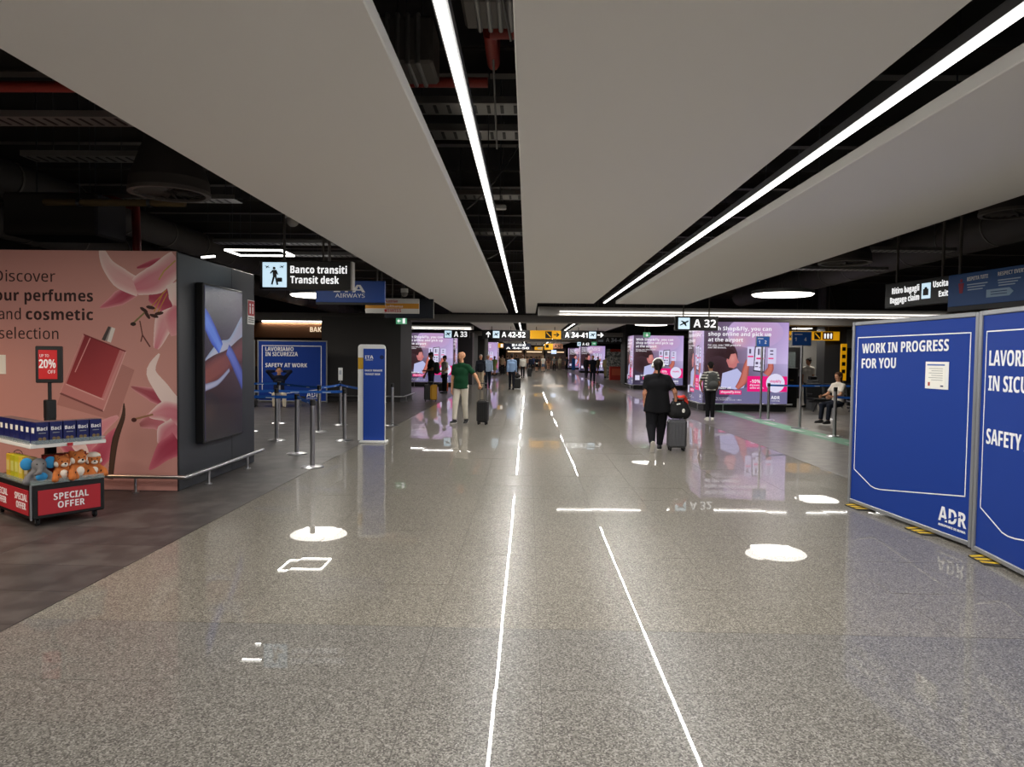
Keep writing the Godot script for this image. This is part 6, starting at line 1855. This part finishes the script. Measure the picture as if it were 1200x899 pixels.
func person(o: Dictionary) -> Node3D:
	var H: float = o.get("H", 1.72)
	var s := H / 1.75
	var w: float = o.get("w", 1.0)
	var hips: float = o.get("hips", 1.0)
	var cell: float = o.get("cell", 0.028)
	var t := thing("person", o.label, "person", o.pos * Vector3(1, 0, 1), o.get("face", 0.0), o.get("group", ""))
	var down := Vector3(0, -1, 0)
	var LL: Array = o.get("lleg", [down, down])
	var RL: Array = o.get("rleg", [down, down])
	var legs := {}
	var low := 0.0
	for q in [["l", 1, LL], ["r", -1, RL]]:
		var hip := Vector3(q[1] * 0.088 * (0.6 + 0.4 * w), 0, 0) * s
		var knee: Vector3 = hip + q[2][0].normalized() * 0.42 * s
		var ank: Vector3 = knee + q[2][1].normalized() * 0.41 * s
		legs[q[0]] = [hip, knee, ank]
		low = minf(low, ank.y)
	var P: float = o.get("hip_y", -low + 0.08 * s)
	var up := Vector3(0, P, 0)
	var lean: Vector3 = o.get("lean", Vector3.ZERO)
	var q := func(x: float, y: float, z := 0.0) -> Vector3: return Vector3(x * s, y * s, z * s) + up + lean * maxf(y, 0.0) * s
	var sho := 0.17 * (0.72 + 0.28 * w)
	var arms := {}
	for a in [["l", 1], ["r", -1]]:
		var d: Array = o.get(a[0] + "arm", [Vector3(a[1] * 0.12, -1, 0.02), Vector3(a[1] * 0.02, -1, 0.12)])
		var sh: Vector3 = q.call(a[1] * sho, 0.475)
		var el: Vector3 = sh + d[0].normalized() * 0.285 * s
		var wr: Vector3 = el + d[1].normalized() * 0.25 * s
		arms[a[0]] = [sh, el, wr, d[1].normalized(), a[1]]
	# body
	var b := Body.new()
	b.add(q.call(-0.06 * w, 0.03), q.call(0.06 * w, 0.03), 0.1 * s * w, 0.1 * s * w)
	b.add(q.call(-0.045 * w, 0.16), q.call(0.045 * w, 0.16), 0.09 * s * w, 0.09 * s * w)
	b.add(q.call(-0.07 * w, 0.36), q.call(0.07 * w, 0.36), 0.1 * s * w, 0.1 * s * w)
	for x in [-1, 1]:
		b.add(q.call(0, 0.525), q.call(x * sho, 0.475), 0.05 * s, 0.048 * s)
	b.add(q.call(0, 0.52, -0.01), q.call(0, 0.69, 0.005), 0.056 * s, 0.05 * s)
	for a in arms.values():
		b.add(a[0], a[1], 0.046 * s * (0.7 + 0.3 * w), 0.038 * s)
		b.add(a[1], a[2], 0.038 * s, 0.027 * s)
	for l in legs.values():
		b.add(l[0] + up, l[1] + up, 0.078 * s * w, 0.052 * s)
		b.add(l[1] + up, l[2] + up, 0.052 * s, 0.035 * s)
	var sk := Sh.new()
	sk.use_col = true
	sk.cur = lin(o.get("skin", Color8(196, 146, 116)))
	b.build(sk, cell, 0.035 * s)
	var hy: float = o.get("head_turn", 0.0)
	var hn: float = o.get("head_nod", 0.0)
	var hx := Transform3D(Basis.from_euler(Vector3(hn, hy, 0)) * Basis.from_scale(Vector3.ONE * 1.0 * s), q.call(0, 0.725, 0.012))
	sk.add(head_shape, hx)
	for a in arms.values():
		var d: Vector3 = a[3]
		var Y := -d
		var hint := Vector3(0, 0, 1) if absf(d.z) < 0.85 else Vector3(0, 1, 0)
		var X := (hint - Y * hint.dot(Y)).normalized()
		var Z: Vector3 = X.cross(Y) * a[4]
		var grip: bool = o.get("grip", "") == ("l" if a[4] > 0 else "r")
		sk.add(hand_grip if grip else hand_relaxed, Transform3D(Basis(X, Y, Z) * Basis.from_scale(Vector3.ONE * s), a[2]))
	obj("body", sk, M.skin, t)
	# top
	var tc: Color = o.get("top", Color8(60, 60, 60))
	var g := Body.new()
	var hem: float = o.get("hem", -0.03)
	var ease: float = o.get("ease", 0.016)
	var tz: float = o.get("belly", 0.0)
	g.add(q.call(-0.07 * w, 0.36), q.call(0.07 * w, 0.36), (0.098 * w + ease) * s, (0.098 * w + ease) * s)
	g.add(q.call(0, 0.36), q.call(0, hem, tz * 0.4), (0.1 * w + ease) * s, (0.1 * w + ease) * s, true)
	for x in [-1, 1]:
		g.add(q.call(x * 0.058 * w, 0.33), q.call(x * 0.066 * w * hips, hem, tz * 0.4), (0.088 * w + ease) * s, (0.096 * w * hips + ease) * s, true)
	if tz > 0.0:
		g.add(q.call(-0.04 * w, 0.17, tz), q.call(0.04 * w, 0.17, tz), 0.1 * w * s, 0.1 * w * s)
	for x in [-1, 1]:
		g.add(q.call(0, 0.52), q.call(x * sho, 0.475), (0.052 + ease) * s, (0.05 + ease) * s)
	g.add(q.call(0, 0.5), q.call(0, 0.575, -0.005), 0.07 * s, 0.062 * s, true)
	var sl: String = o.get("sleeve", "short")
	for a in arms.values():
		if sl == "long":
			g.add(a[0], a[1], (0.05 + ease) * s, (0.038 + ease) * s)
			g.add(a[1], a[2], (0.038 + ease) * s, (0.028 + ease) * s, true)
		elif sl == "short":
			g.add(a[0], a[0].lerp(a[1], 0.72), (0.05 + ease) * s * (0.7 + 0.3 * w), (0.044 + ease) * s * (0.75 + 0.25 * w), true)
	var ts := Sh.new()
	g.build(ts, cell * 0.9, 0.03 * s)
	var tm := mat(tc, 0.9, 0.0, 0.3)
	if o.has("stripes"):
		var im := Image.create(8, 64, false, Image.FORMAT_RGB8)
		for y in 64:
			for x in 8:
				im.set_pixel(x, y, tc if (y / 4) % 2 == 0 else o.stripes)
		tm.albedo_color = Color.WHITE
		tm.albedo_texture = ImageTexture.create_from_image(im)
		tm.uv1_triplanar = true
		tm.uv1_scale = Vector3.ONE * 1.6
	obj(o.get("top_name", "shirt"), ts, tm, t)
	# bottom
	var bt: String = o.get("bottom_kind", "long")
	var r := Body.new()
	if bt == "skirt":
		r.add(q.call(0, 0.14), q.call(0, -0.38), 0.12 * s * w, 0.21 * s * w, true)
	else:
		r.add(q.call(-0.055 * w, 0.03), q.call(0.055 * w, 0.03), 0.113 * s * w, 0.113 * s * w)
		r.add(q.call(-0.05 * w, 0.10), q.call(0.05 * w, 0.10), 0.10 * s * w, 0.10 * s * w)
		for l in legs.values():
			if bt == "long":
				r.add(l[0] + up, l[1] + up, 0.094 * s * w * hips, 0.070 * s * (0.4 + 0.6 * w) * hips)
				r.add(l[1] + up, l[2] + up + (l[1] - l[2]).normalized() * 0.02, 0.070 * s * (0.4 + 0.6 * w) * hips, 0.056 * s, true)
			else:
				r.add(l[0] + up, (l[0] as Vector3).lerp(l[1], 0.8) + up, 0.095 * s * w, 0.082 * s * w, true)
	var rs := Sh.new()
	r.build(rs, cell * 0.9, 0.025 * s)
	obj({"long": "trousers", "shorts": "shorts", "skirt": "skirt"}[bt], rs, mat(o.get("bottom", Color8(30, 32, 40)), 0.9, 0.0, 0.3), t)
	# shoes
	for l in [["l", 1], ["r", -1]]:
		var pitch: float = o.get(l[0] + "foot", 0.0)
		var fx := Transform3D(Basis.from_euler(Vector3(pitch, l[1] * 0.12, 0)) * Basis.from_scale(Vector3.ONE * s), legs[l[0]][2] + up)
		var so := obj("shoe", shoe_shape.mesh(), mat(o.get("shoe", Color8(24, 24, 26)), 0.7), t)
		so.transform = fx
		obj("sole", sole_shape.mesh(), mat(o.get("sole", Color8(30, 30, 30)), 0.8), so)
	if o.has("beard"):
		var bs := Sh.new()
		bs.ball(hx * Vector3(0, -0.068, 0.034), Vector3(0.052, 0.046, 0.05) * s, 14, 10, Basis.from_euler(Vector3(hn, hy, 0)))
		obj("beard", bs, mat(o.beard, 0.9), t)
	if o.has("hair"):
		var hs := Sh.new()
		hs.add(hair_shapes[o.get("hair_style", "short")], hx)
		obj("hair", hs, mat(o.hair, 0.75, 0.0, 0.3), t)
	return t

# a point of a person's own axes in the scene
func near(p: Node3D, v: Vector3) -> Vector3:
	return p.transform * v

func suitcase(label: String, pos: Vector3, w: float, h: float, d: float, col: Color, turn := 0.0, handle := 0.0, half := Color(-1, 0, 0)) -> Node3D:
	var t := thing("suitcase", label, "suitcase", pos * Vector3(1, 0, 1), turn)
	var m := mat(col, 0.45)
	var y0 := 0.06
	if half.r >= 0.0:
		obj("shell", bx(Vector3(-w * 0.26, y0 + h * 0.5, 0), Vector3(w * 0.5, h, d), 0.03), m, t)
		obj("shell", bx(Vector3(w * 0.26, y0 + h * 0.5, 0), Vector3(w * 0.5, h, d), 0.03), mat(half, 0.4, 0.3), t)
	else:
		obj("shell", bx(Vector3(0, y0 + h * 0.5, 0), Vector3(w, h, d), 0.035), m, t)
		obj("zip_seam", one(func(s):
			s.box(Vector3(w * 0.5, y0 + h * 0.5, 0), Vector3(0.008, h * 0.9, 0.02))
			s.box(Vector3(-w * 0.5, y0 + h * 0.5, 0), Vector3(0.008, h * 0.9, 0.02))
			s.box(Vector3(0, y0 + h, 0), Vector3(w * 0.88, 0.008, 0.02))), M.rubber, t)
	for k in 5:
		var x := w * (-0.36 + 0.18 * k)
		for sg in [-1, 1]:
			obj("rib", bx(Vector3(x, y0 + h * 0.5, sg * d * 0.5), Vector3(w * 0.07, h * 0.82, 0.012), 0.005), m if half.r < 0 or k < 2 else mat(half, 0.4, 0.3), t)
	for sx in [-1, 1]:
		for sz in [-1, 1]:
			var c := Vector3(sx * (w * 0.5 - 0.045), 0, sz * (d * 0.5 - 0.04))
			var wh := obj("wheel", one(func(s): s.cyl(c + Vector3(-0.014, 0.026, 0), c + Vector3(0.014, 0.026, 0), 0.026, 0.026, 12)), M.rubber, t)
			obj("wheel_fork", bx(c + Vector3(0, 0.05, 0), Vector3(0.045, 0.03, 0.045), 0.006), M.black, wh)
	obj("carry_handle", one(func(s): s.tube([Vector3(-0.07, y0 + h - 0.005, d * 0.2), Vector3(-0.06, y0 + h + 0.02, d * 0.2), Vector3(0.06, y0 + h + 0.02, d * 0.2), Vector3(0.07, y0 + h - 0.005, d * 0.2)], 0.009, 8)), M.black, t)
	if handle > 0.0:
		obj("pull_handle", one(func(s):
			for x in [-0.09, 0.09]:
				s.cyl(Vector3(x, y0 + h - 0.01, -d * 0.32), Vector3(x, y0 + h + handle, -d * 0.32), 0.008, 0.008, 8)
			s.box(Vector3(0, y0 + h + handle, -d * 0.32), Vector3(0.21, 0.03, 0.03), 0.01)), M.dark_steel, t)
	return t

func backpack(label: String, wearer: Node3D, y: float, z: float, sz: Vector3, col: Color) -> void:
	var t := thing("backpack", label, "backpack", near(wearer, Vector3(0, y, z)), wearer.rotation.y)
	var b := Body.new()
	var r := sz.z * 0.5
	for x in [-1, 1]:
		b.add(Vector3(x * (sz.x * 0.5 - r), -sz.y * 0.5 + r, 0), Vector3(x * (sz.x * 0.42 - r), sz.y * 0.5 - r, 0.01), r, r * 0.92)
	b.add(Vector3(0, -sz.y * 0.5 + r, -0.01), Vector3(0, sz.y * 0.5 - r * 0.8, 0), r * 1.02, r * 0.95)
	soft(b, mat(col, 0.85), "bag_body", t, 0.018, 0.04)
	obj("front_pocket", one(func(s): s.ball(Vector3(0, -sz.y * 0.18, -sz.z * 0.42), Vector3(sz.x * 0.34, sz.y * 0.22, sz.z * 0.25), 14, 8)), mat(col.lightened(0.08), 0.85), t)
	for x in [-1, 1]:
		obj("strap", one(func(s): s.tube([Vector3(x * sz.x * 0.3, -sz.y * 0.3, sz.z * 0.4), Vector3(x * sz.x * 0.36, -sz.y * 0.05, sz.z * 0.5 + 0.2), Vector3(x * sz.x * 0.34, sz.y * 0.36, sz.z * 0.5 + 0.19), Vector3(x * sz.x * 0.3, sz.y * 0.47, sz.z * 0.5 + 0.03), Vector3(x * sz.x * 0.24, sz.y * 0.35, sz.z * 0.3)], 0.018, 8)), mat(col.darkened(0.3), 0.85), t)

func build_people() -> void:
	M.skin = mat(Color.WHITE, 0.6, 0.0, 0.35)
	M.skin.vertex_color_use_as_albedo = true
	body_templates()
	var D := Vector3(0, -1, 0)
	# woman with the grey suitcase, seen from behind in mid stride
	var wp := fl(769, 528)
	var wm := person({"label": "person in black clothes with white headphones pulling a grey suitcase", "pos": wp, "face": PI - 0.08, "H": 1.65, "w": 1.2, "hips": 1.2, "cell": 0.015, "top": Color8(20, 20, 23), "hem": -0.16, "ease": 0.026, "sleeve": "short", "bottom": Color8(24, 24, 28), "shoe": Color8(26, 26, 28), "sole": Color8(206, 200, 190), "hair": Color8(30, 24, 22), "hair_style": "pony", "skin": Color8(188, 132, 104), "larm": [Vector3(0.22, -1, -0.1), Vector3(-0.02, -1, 0.16)], "rarm": [Vector3(-0.62, -1, -0.12), Vector3(-0.1, -1, 0.25)], "lleg": [Vector3(0.03, -1, -0.05), Vector3(0.0, -1, -0.85)], "rleg": [Vector3(0.0, -1, 0.26), Vector3(0.06, -1, 0.02)], "lfoot": 1.15, "grip": "r", "head_turn": 0.12})
	var hp := thing("headphones", "white over-ear headphones on the person in black", "headphones", near(wm, Vector3(0, 1.53, -0.005)), wm.rotation.y + 0.12)
	var arc := []
	for k in 13:
		var a := PI * k / 12.0
		arc.append(Vector3(cos(a) * 0.097, 0.035 + sin(a) * 0.102, -0.012))
	obj("headband", one(func(s): s.tube(arc, 0.011, 8)), M.white, hp)
	for sg in [-1, 1]:
		obj("ear_cup", one(func(s): s.ball(Vector3(sg * 0.098, 0.0, -0.006), Vector3(0.026, 0.042, 0.036), 14, 10)), M.white, hp)
	var sp := fl(792.5, 528)
	var sc := suitcase("grey ribbed suitcase with a black bag on top of it", sp, 0.33, 0.5, 0.23, Color8(84, 84, 88), PI, 0.38)
	var bg := thing("travel_bag", "stuffed black travel bag sitting on the grey suitcase", "bag", Vector3(sp.x + 0.03, 0.56, sp.z), 0.1)
	var bb := Body.new()
	bb.add(Vector3(-0.09, 0.14, 0.0), Vector3(0.1, 0.13, 0.0), 0.125, 0.12)
	bb.add(Vector3(-0.06, 0.26, 0.0), Vector3(0.06, 0.25, 0.0), 0.1, 0.1)
	bb.cuts = [[Vector3(0, -1, 0), -0.014]]
	soft(bb, mat(Color8(22, 22, 24), 0.85), "bag_body", bg, 0.014, 0.05)
	obj("white_label", bx(Vector3(-0.04, 0.29, 0.102), Vector3(0.07, 0.025, 0.006), 0.0, Basis.from_euler(Vector3(-0.3, 0, 0.2))), M.white, bg)
	obj("bag_handle", one(func(s): s.tube([Vector3(-0.08, 0.33, 0.03), Vector3(-0.06, 0.4, 0.03), Vector3(0.06, 0.4, 0.03), Vector3(0.08, 0.33, 0.03)], 0.012, 8)), M.rubber, bg)
	obj("badge", one(func(s): s.ball(Vector3(0.05, 0.17, 0.118), Vector3(0.03, 0.04, 0.012), 10, 6)), M.paper, bg)
	var rc := thing("red_garment", "bright red folded garment tucked over the black travel bag", "garment", Vector3(sp.x + 0.06, 0.89, sp.z))
	var rb := Body.new()
	rb.add(Vector3(-0.03, 0.05, -0.02), Vector3(0.07, 0.04, -0.03), 0.06, 0.05)
	rb.add(Vector3(0.07, 0.04, -0.03), Vector3(0.11, -0.02, 0.0), 0.05, 0.035)
	rb.add(Vector3(-0.02, 0.06, 0.03), Vector3(0.05, 0.08, 0.02), 0.035, 0.04)
	soft(rb, mat(Color8(206, 52, 36), 0.85), "cloth", rc, 0.012, 0.02)
	# bald man in green
	var gp := fl(540, 496)
	person({"label": "person in dark green polo shirt and white trousers, wheeling a black suitcase", "pos": gp, "face": -0.30, "H": 1.77, "w": 1.06, "belly": 0.045, "cell": 0.016, "top": Color8(24, 66, 42), "top_name": "polo_shirt", "hem": -0.05, "bottom": Color8(214, 206, 192), "shoe": Color8(24, 24, 26), "sole": Color8(200, 196, 190), "skin": Color8(200, 146, 112), "rarm": [Vector3(-0.16, -1, 0.08), Vector3(0.02, -1, 0.2)], "larm": [Vector3(0.75, -0.8, -0.1), Vector3(0.55, -0.85, 0.3)], "lleg": [Vector3(-0.04, -1, -0.16), Vector3(0.0, -1, -0.22)], "rleg": [Vector3(-0.04, -1, 0.24), Vector3(-0.03, -1, 0.08)], "lfoot": 0.3, "head_turn": -0.75, "grip": "l", "beard": Color8(112, 84, 68)})
	var gs := fl(565.5, 497.5)
	suitcase("small black cabin suitcase beside the person in green", gs, 0.27, 0.52, 0.22, Color8(24, 24, 26), -0.2, 0.42)
	# two travellers at gate A 33
	var a := person({"label": "person in black t-shirt looking down beside the gold suitcase", "pos": fl(505, 467.5), "face": -1.15, "H": 1.78, "w": 1.02, "cell": 0.021, "top": Color8(20, 20, 22), "bottom": Color8(26, 30, 44), "skin": Color8(120, 80, 62), "hair": Color8(22, 18, 18), "head_nod": 0.35, "rarm": [Vector3(-0.25, -1, 0.2), Vector3(0.1, -0.9, 0.5)], "larm": [Vector3(0.25, -1, 0.1), Vector3(-0.6, -0.2, 0.9)]})
	backpack("black backpack on the person in the black t-shirt", a, 1.18, -0.22, Vector3(0.3, 0.44, 0.2), Color8(22, 22, 24))
	suitcase("gold and black suitcase in front of the person in black t-shirt", fl(504.5, 470.6), 0.46, 0.55, 0.26, Color8(24, 24, 24), 0.15, 0.1, Color8(190, 140, 40))
	a = person({"label": "person in white t-shirt turning away beside an orange patterned bag", "pos": fl(521, 461), "face": -0.9, "H": 1.66, "cell": 0.024, "top": Color8(206, 200, 190), "bottom": Color8(24, 24, 26), "skin": Color8(186, 132, 104), "hair": Color8(34, 26, 24), "head_nod": 0.3, "larm": [Vector3(0.3, -1, 0.1), Vector3(-0.4, -0.3, 0.9)]})
	suitcase("black and orange patterned bag standing behind the gold suitcase", fl(519.5, 460), 0.42, 0.36, 0.24, Color8(30, 26, 24), 0.1, 0.0, Color8(196, 84, 40))
	# backpack traveller in front of the advertising block
	a = person({"label": "person in striped t-shirt with grey backpack before the advertising block", "pos": fl(831.5, 493), "face": PI, "H": 1.58, "w": 0.98, "cell": 0.02, "top": Color8(216, 214, 206), "stripes": Color8(50, 50, 54), "bottom": Color8(24, 24, 27), "shoe": Color8(216, 212, 204), "sole": Color8(220, 218, 212), "skin": Color8(176, 122, 94), "hair": Color8(26, 22, 22), "head_nod": 0.25, "rarm": [Vector3(-0.35, -1, 0.1), Vector3(0.2, -0.9, 0.5)], "larm": [Vector3(0.45, -0.9, 0.1), Vector3(-0.3, -0.8, 0.55)], "lleg": [Vector3(-0.06, -1, 0.04), D], "rleg": [Vector3(0.02, -1, -0.02), D]})
	backpack("grey backpack worn over the striped t-shirt", a, 1.08, -0.22, Vector3(0.31, 0.44, 0.2), Color8(70, 72, 72))
	# the rest of the crowd: [feet x, feet y, height, facing, top, sleeves, bottom, kind, hair, style, label]
	var B := Color8(24, 24, 27)
	var brown := Color8(58, 40, 30)
	var step := [Vector3(0.0, -1, 0.22), Vector3(0.0, -1, -0.05)]
	var trail := [Vector3(0.0, -1, -0.16), Vector3(0.0, -1, -0.36)]
	var crowd := [
		[563, 456.5, 1.74, -0.1, Color8(34, 36, 44), "long", Color8(190, 172, 146), "long", Color8(150, 140, 132), "short", "person in dark blazer and beige trousers walking towards the viewer"],
		[571.5, 455.0, 1.74, 0.1, Color8(150, 166, 190), "long", Color8(28, 32, 44), "long", Color8(170, 164, 158), "short", "person in pale blue shirt walking beside the dark blazer"],
		[599.5, 456.5, 1.80, PI, Color8(134, 160, 196), "long", Color8(26, 28, 36), "long", Color8(44, 34, 30), "short", "person in blue shirt seen from behind pulling black luggage"],
		[612.5, 443.0, 1.78, PI + 0.1, Color8(206, 200, 190), "long", B, "long", Color8(110, 92, 80), "short", "person in white shirt and black trousers seen from behind"],
		[579.5, 440.5, 1.66, PI - 0.3, Color8(112, 124, 74), "short", Color8(120, 128, 78), "skirt", brown, "long", "person in an olive green dress beside the far advertisement"],
		[588.5, 439.0, 1.78, PI, Color8(176, 150, 120), "short", B, "long", Color8(80, 60, 44), "short", "person in sand coloured top with black case far off"],
		[584.5, 436.5, 1.7, 0.2, Color8(120, 60, 56), "short", Color8(40, 40, 52), "long", B, "short", "person in dull red top far behind the olive dress"],
		[629.0, 436.0, 1.66, PI, Color8(22, 22, 26), "short", Color8(24, 24, 28), "shorts", Color8(60, 44, 34), "long", "person in black top and shorts with white waist bag"],
		[636.3, 436.2, 1.76, PI + 0.15, Color8(216, 208, 196), "short", Color8(92, 112, 138), "shorts", Color8(176, 150, 120), "short", "person in white t-shirt and denim shorts walking away"],
		[622.0, 437.0, 1.7, PI, Color8(30, 34, 48), "long", B, "long", B, "short", "person in navy jacket just ahead of the black shorts"],
		[625.0, 435.0, 1.72, 0.0, Color8(48, 60, 92), "short", Color8(40, 40, 46), "long", brown, "short", "person in dark blue t-shirt deep in the crowd"],
		[642.5, 434.0, 1.7, PI, Color8(96, 64, 56), "short", Color8(150, 110, 86), "shorts", brown, "long", "person in brown top and tan shorts in the crowd"],
		[649.3, 435.0, 1.74, 0.1, Color8(120, 118, 112), "short", Color8(30, 30, 34), "long", Color8(50, 40, 34), "short", "person in grey t-shirt and black trousers facing the viewer"],
		[656.0, 433.5, 1.72, -0.2, Color8(164, 148, 124), "long", Color8(120, 110, 92), "long", Color8(90, 70, 54), "bun", "person all in beige near the far dark sign"],
		[594.5, 437.0, 1.72, PI, Color8(70, 66, 70), "short", Color8(40, 44, 60), "long", B, "short", "person in charcoal t-shirt ahead of the blue shirt"],
		[605.5, 438.0, 1.82, PI, Color8(28, 28, 32), "long", B, "long", B, "short", "tall person in black between the blue and white shirts"],
		[694.3, 449.0, 1.79, 0.05, Color8(24, 26, 36), "short", Color8(24, 26, 36), "long", Color8(150, 120, 96), "short", "uniformed person in dark navy with a lanyard walking this way"],
		[687.0, 443.0, 1.74, 0.1, Color8(28, 28, 34), "long", B, "long", B, "short", "person in dark clothes close behind the uniformed one"],
		[709.5, 443.0, 1.78, PI - 0.4, Color8(150, 136, 100), "long", Color8(140, 126, 94), "long", Color8(60, 46, 36), "short", "person in sand camouflage uniform beside the red stall"],
		[700.5, 438.5, 1.72, 0.6, Color8(150, 132, 104), "short", Color8(120, 110, 90), "shorts", brown, "short", "person in tan top beyond the camouflage uniform"],
		[664.0, 434.8, 1.7, 0.0, Color8(60, 60, 66), "short", B, "long", B, "short", "person in dark grey beside the far blue panel"],
		[617.5, 434.0, 1.7, PI, Color8(150, 120, 100), "short", Color8(60, 60, 70), "long", brown, "long", "person in rose beige top farthest along the concourse"],
		[632.0, 434.5, 1.7, PI, Color8(60, 44, 44), "short", B, "long", brown, "bun", "person in maroon top deep behind the denim shorts"]]
	var i := 0
	for c in crowd:
		var walk := i % 2 == 0
		var o := {"label": c[10], "pos": fl(c[0], c[1]), "H": c[2], "face": c[3], "top": c[4], "sleeve": c[5], "bottom": c[6], "bottom_kind": c[7], "hair": c[8], "hair_style": c[9], "cell": 0.03, "skin": [Color8(196, 144, 114), Color8(180, 126, 98), Color8(206, 156, 128)][i % 3], "w": [1.0, 1.06, 0.95][i % 3]}
		if walk:
			o.merge({"lleg": step, "rleg": trail, "rfoot": 0.5, "larm": [Vector3(0.12, -1, -0.2), Vector3(0.02, -1, 0.05)], "rarm": [Vector3(-0.12, -1, 0.2), Vector3(-0.02, -1, 0.4)]})
		else:
			o.merge({"lleg": trail, "rleg": step, "lfoot": 0.5, "larm": [Vector3(0.12, -1, 0.15), Vector3(0.02, -1, 0.35)], "rarm": [Vector3(-0.14, -1, -0.15), Vector3(-0.02, -1, 0.1)]})
		if i < 3 or i == 16:
			o.cell = 0.024
		person(o)
		i += 1
	var fb := thing("waist_bag", "small white waist bag on the person in black shorts", "bag", fl(629.0, 436.0) + Vector3(0, 0.93, 0.145))
	obj("bag_body", bx(Vector3.ZERO, Vector3(0.22, 0.12, 0.06), 0.025), M.white, fb)
	obj("strap", bx(Vector3(0, 0.0, -0.02), Vector3(0.3, 0.03, 0.02), 0.006), M.white, fb)
	suitcase("black wheeled suitcase behind the person in blue shirt", fl(605.5, 456.3), 0.4, 0.5, 0.26, Color8(24, 24, 25), PI, 0.3)
	var cb := thing("shoulder_bag", "dark bag resting on the black suitcase behind the blue shirt", "bag", fl(605.3, 456.3) + Vector3(0, 0.575, 0))
	var cbb := Body.new()
	cbb.add(Vector3(-0.1, 0.1, 0), Vector3(0.1, 0.1, 0), 0.1, 0.1)
	cbb.add(Vector3(-0.06, 0.18, 0), Vector3(0.06, 0.18, 0), 0.07, 0.07)
	cbb.cuts = [[Vector3(0, -1, 0), -0.012]]
	soft(cbb, mat(Color8(34, 32, 32), 0.85), "bag_body", cb, 0.02, 0.03)
	suitcase("tall black suitcase beside the person in white shirt", fl(620.3, 442.4), 0.34, 0.68, 0.26, Color8(22, 22, 24), PI, 0.25)
	suitcase("black cabin case beside the person in sand top", fl(589.5, 438.6), 0.5, 0.5, 0.26, Color8(22, 22, 24), PI, 0.1)
	# people at the gate
	person({"label": "person in white top standing by the gate doors", "pos": Vector3(flx(947, 25.2), 0, -25.2), "face": -1.0, "H": 1.72, "cell": 0.028, "top": Color8(216, 208, 198), "bottom": Color8(60, 66, 78), "hair": Color8(30, 24, 22), "hair_style": "bun", "skin": Color8(186, 132, 104)})
	person({"label": "seated person in white t-shirt with long brown hair at the gate", "pos": Vector3(flx(983, 18.4), 0, -18.42), "face": -1.2, "H": 1.66, "cell": 0.026, "hip_y": 0.56, "top": Color8(210, 202, 192), "bottom": Color8(30, 34, 46), "hair": Color8(72, 48, 34), "hair_style": "long", "skin": Color8(198, 146, 116), "lleg": [Vector3(0.1, -0.12, 1), Vector3(0, -1, 0.1)], "rleg": [Vector3(-0.1, -0.12, 1), Vector3(0, -1, 0.1)], "larm": [Vector3(0.2, -0.8, 0.5), Vector3(-0.2, -0.2, 1)], "rarm": [Vector3(-0.2, -0.8, 0.5), Vector3(0.2, -0.2, 1)]})
	# seated traveller by the far hoarding, arms folded behind the head
	var fp := Vector3(flx(327, 22.3), 0, -22.3)
	person({"label": "seated person in navy jacket with arms folded behind the head", "pos": fp, "face": 0.35, "H": 1.72, "cell": 0.024, "hip_y": 0.42, "top": Color8(24, 28, 46), "sleeve": "long", "top_name": "jacket", "bottom": Color8(196, 186, 168), "hair": Color8(34, 26, 24), "skin": Color8(196, 146, 118), "head_nod": -0.15, "lleg": [Vector3(0.15, -0.1, 1), Vector3(0, -1, 0.25)], "rleg": [Vector3(-0.15, -0.1, 1), Vector3(0, -1, 0.25)], "larm": [Vector3(0.8, 0.95, 0.0), Vector3(-0.95, 0.0, -0.45)], "rarm": [Vector3(-0.8, 0.95, 0.0), Vector3(0.95, 0.0, -0.45)]})
	var bn := thing("waiting_bench", "dark bench under the seated person at the hoarding", "bench", fp, 0.35)
	obj("seat", bx(Vector3(0.0, 0.27, -0.05), Vector3(1.6, 0.06, 0.5), 0.015), M.black, bn)
	for x in [-0.65, 0.65]:
		obj("leg", bx(Vector3(x, 0.12, -0.05), Vector3(0.05, 0.24, 0.42), 0.008), M.dark_steel, bn)
	var kb := thing("holdall", "dark holdall on the floor beside the seated person", "bag", fp + Vector3(-0.75, 0, 0.75))
	var kk := Body.new()
	kk.add(Vector3(-0.2, 0.15, 0), Vector3(0.2, 0.15, 0), 0.15, 0.15)
	kk.add(Vector3(-0.12, 0.26, 0), Vector3(0.12, 0.26, 0), 0.1, 0.1)
	kk.cuts = [[Vector3(0, -1, 0), -0.004]]
	soft(kk, mat(Color8(30, 28, 32), 0.85), "bag_body", kb, 0.02, 0.04)
